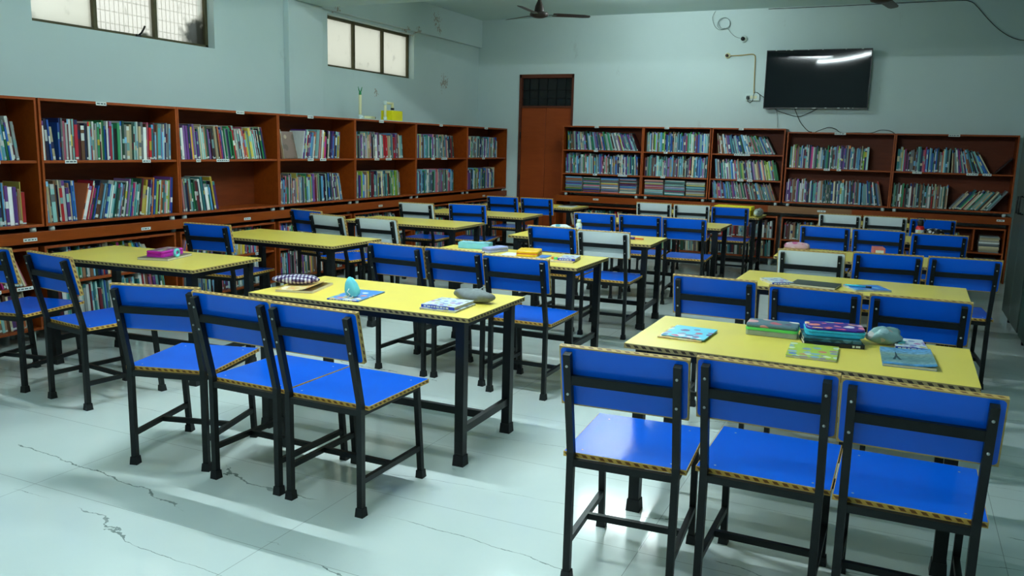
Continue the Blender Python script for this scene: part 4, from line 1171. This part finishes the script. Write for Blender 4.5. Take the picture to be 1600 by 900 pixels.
for i in range(3):
    mw, W_ = BCASE[i]
    H_ = .9275; s1, s2 = H_ * (1 - .707), H_ * (1 - .355)
    fill(mw, up_b[i][0], s2, 'top shelf, ' + up_names(i, 'television wall'), W_, .9, palette=P_COOL)
    fill(mw, up_b[i][1], s1, 'middle shelf, ' + up_names(i, 'television wall'), W_, .9, palette=P_COOL)
    if i == 0: stacks(mw, [(.05, .305), (.315, .57), (.58, .84), (.85, 1.10)], WT, .228, 'bottom shelf, ' + up_names(i, 'television wall'), P_MIX)
    elif i == 1: stacks(mw, [(.04, .31), (.32, .60), (.61, .87)], WT, .222, 'bottom shelf, ' + up_names(i, 'television wall'), P_MIX)
    else: fill(mw, up_b[i][2], WT, 'bottom shelf, ' + up_names(i, 'television wall'), W_, .9, palette=P_COOL)
mw, W_ = BCASE[3]
fill(mw, [(.05, .97, 0, 0)], .445, 'top shelf, ' + up_names(3, 'television wall'), W_, .95, palette=P_COOL)
fill(mw, [(.03, .92, 0, 2), (.92, 1.17, 3, 14)], WT, 'bottom shelf, ' + up_names(3, 'television wall'), W_, .95, palette=P_COOL, tall=(.255, .30))
mw, W_ = BCASE[4]
fill(mw, [(.04, .62, 0, 1), (.62, 1.04, 3, 32)], .445, 'top shelf, ' + up_names(4, 'television wall'), W_, 1.0, palette=P_MIX)
fill(mw, [(.03, .63, 0, 0), (.64, 1.07, -38, -36)], WT, 'bottom shelf, ' + up_names(4, 'television wall'), W_, .9, palette=P_DULL)
for i, (mw, W_) in enumerate(BLOW):
    x1 = W_ - .05
    if i == 4:
        stacks(mw, [(.99, 1.21)], .26, .46, 'top shelf, low fifth television wall bookcase', pal({'white': 4, 'cream': 3, 'grey': 3}), (.008, .02))
        fill(mw, [(.04, .85, 1, 12)], .26, 'top shelf, low fifth television wall bookcase', W_, 1.2, palette=P_DULL, tall=(.19, .23))
        stacks(mw, [(.05, .33), (.35, .63), (.65, .9), (.97, 1.2)], WT, .20, 'bottom shelf, low fifth television wall bookcase', P_DULL, (.008, .016))
    else:
        fill(mw, [(.06, x1, 12, 14)] if i == 0 else [(.04, x1, 0, 1)], .26, 'top shelf, low %s television wall bookcase' % ORD[i + 1], W_, 1.2, palette=P_DULL, tall=(.19, .235))
        n = 3 if W_ < 1.0 else 4
        if i == 3:
            stacks(mw, [(.05 + j * (x1 - .05) / n, .05 + (j + 1) * (x1 - .05) / n - .012) for j in range(n)], WT, .21, 'bottom shelf, low %s television wall bookcase' % ORD[i + 1], P_DULL, (.008, .016))
        else:
            fill(mw, [(.04, x1, 1, 2)], WT, 'bottom shelf, low %s television wall bookcase' % ORD[i + 1], W_, 1.2, palette=P_DULL, tall=(.18, .215))
# the red thick book and the leaning black one
mw, W_ = LCASE[4]

def book_geo(bk):
    page = s2l((.78, .76, .70))
    if 'flat' in bk:
        a, c, y0, D, z, h_ = bk['flat']
        mw = bk['mw']
        v = [mw @ Vector(p) for p in ((a, y0, z), (c, y0, z), (c, y0 + D, z), (a, y0 + D, z), (a, y0, z + h_), (c, y0, z + h_), (c, y0 + D, z + h_), (a, y0 + D, z + h_))]
        cs = [bk['main'], bk['main'], bk['main'], page, page, page]
        return v, MB.BF, cs
    t0, yi, z, wd, D, H, lean = bk['a']
    return book_mesh(bk['mw'], t0, yi, z, wd, D, H, lean, bk['bands'], bk['main'], page)

# face-out picture book in the fourth case and the lone black book in the fifth back case
def special_book(label, mw, corners, th, mat_front, name='book', edge='page'):
    p = MB()
    c = [Vector(q) for q in corners]
    n = (c[1] - c[0]).cross(c[3] - c[0]).normalized() * -th
    v = c + [q + n for q in c]
    p.add(v, [(0, 1, 2, 3), (7, 6, 5, 4), (0, 4, 5, 1), (1, 5, 6, 2), (2, 6, 7, 3), (3, 7, 4, 0)], [0, 1, 1, 1, 1, 1], False, mw)
    o = p.build(name, [mat_front, edge])
    return tag(o, label, 'book', 'shelf books')
special_book('brown picture cover book facing out, top shelf, fourth left wall bookcase', LCASE[3][0],
             [(.165, .075, ZS_L + .004), (.365, .075, ZS_L + .004), (.365, .135, ZS_L + .262), (.165, .135, ZS_L + .262)], .010,
             mat_picture('brown_portrait_cover', hexc(120, 96, 84), [hexc(70, 56, 50), hexc(170, 150, 120), hexc(130, 110, 100), hexc(90, 80, 70)], 14))
special_book('lone black book leaning right on the top shelf by the cupboards', BCASE[4][0],
             [(1.075, .04, .4462), (1.080, .04, .4462), (1.250, .04, .632), (1.240, .04, .636)], .20, plain('black_cover', (.012, .012, .014), .4, .4), 'book', 'bezel')

# --- visibility: which books show largest from the camera
def world_tris():
    V_, F_ = [], []
    dg = bpy.context.evaluated_depsgraph_get()
    for o in bpy.data.objects:
        if o.type != 'MESH': continue
        if o.name.split('.')[0] in ('wall_left', 'wall_back', 'floor', 'ceiling'): continue
        base = len(V_); mw_ = o.matrix_world
        V_.extend([mw_ @ v.co for v in o.data.vertices])
        F_.extend([tuple(base + k for k in p_.vertices) for p_ in o.data.polygons])
    return BVHTree.FromPolygons(V_, F_)
bpy.context.view_layer.update()
bvh = world_tris()
geo = []
def to_px(p):
    d = p - CAM_LOC; z = d.dot(_f)
    if z <= .1: return None
    return (800 + FPX * d.dot(_r2) / z, 450 - FPX * d.dot(_u2) / z)
for bk in BOOKS:
    v, f, c = book_geo(bk)
    geo.append((v, f, c))
    if 'flat' in bk: q = [v[0], v[1], v[5], v[4]]
    else:
        n = len(bk['bands']); q = [v[0], v[1], v[2 * n + 1], v[2 * n]]
    px = [to_px(p) for p in q]
    score = 0.0
    if all(px):
        area = 0.5 * abs(sum(px[i][0] * px[(i + 1) % 4][1] - px[(i + 1) % 4][0] * px[i][1] for i in range(4)))
        hit = 0; N_ = 0
        for u in ((.5,) if 'flat' not in bk else (.15, .5, .85)):
            for w_ in ((.12, .35, .6, .85) if 'flat' not in bk else (.5,)):
                a = q[0].lerp(q[1], u); b_ = q[3].lerp(q[2], u); p_ = a.lerp(b_, w_)
                N_ += 1
                xy = to_px(p_)
                if not (0 <= xy[0] <= 1600 and 0 <= xy[1] <= 900): continue
                d = p_ - CAM_LOC; L_ = d.length
                if bvh.ray_cast(CAM_LOC, d.normalized(), L_ - .006)[0] is None: hit += 1
        score = area * hit / N_
    bk['score'] = score
order = sorted(range(len(BOOKS)), key=lambda i: -BOOKS[i]['score'])
chosen = set(i for i in order[:296] if BOOKS[i]['score'] > 2)

def ordinal(n):
    return '%d%s' % (n, 'th' if 10 <= n % 100 <= 20 else {1: 'st', 2: 'nd', 3: 'rd'}.get(n % 10, 'th'))
def build_book(name, parts, origin):
    V_, F_, C_ = [], [], []
    for v, f, c in parts:
        o = len(V_); V_ += [tuple(p - origin) for p in v]; F_ += [tuple(o + k for k in ff_) for ff_ in f]; C_ += c
    me = bpy.data.meshes.new(name)
    me.from_pydata(V_, [], F_)
    me.materials.append(M['book'])
    att = me.color_attributes.new('Col', 'FLOAT_COLOR', 'CORNER')
    buf = []
    for f, c in zip(F_, C_): buf += [c[0], c[1], c[2], 1.0] * len(f)
    att.data.foreach_set('color', buf)
    me.update()
    o = bpy.data.objects.new(name, me); COL.objects.link(o); o.location = origin
    return o
rest = []
for i, bk in enumerate(BOOKS):
    if i in chosen:
        v = geo[i][0]
        org = Vector((sum(p.x for p in v) / len(v), sum(p.y for p in v) / len(v), min(p.z for p in v)))
        o = build_book('book', [geo[i]], org)
        if 'flat' in bk: lab = '%s book lying %s from top, %s' % (bk['nm'], ordinal(bk['n']), bk['where'])
        else: lab = '%s book, %s from left on the %s' % (bk['nm'], ordinal(bk['n']), bk['where'])
        tag(o, lab, 'book', 'books on the ' + bk['where'].replace(' stack,', ' stack of the'))
    else:
        rest.append(geo[i])
o = build_book('shelf_books', rest, Vector((0, 0, 0)))
tag(o, 'remaining rows of mixed paperback books filling the bookcases', 'books', 'shelf books', 'stuff')
print('BOOKS', len(BOOKS), 'single', len(chosen), 'min score', min(BOOKS[i]['score'] for i in chosen))

for o in bpy.data.objects:
    if o.get('label') and len(o['label'].replace(',', ' ').split()) > 16: print('LONG', o['label'])
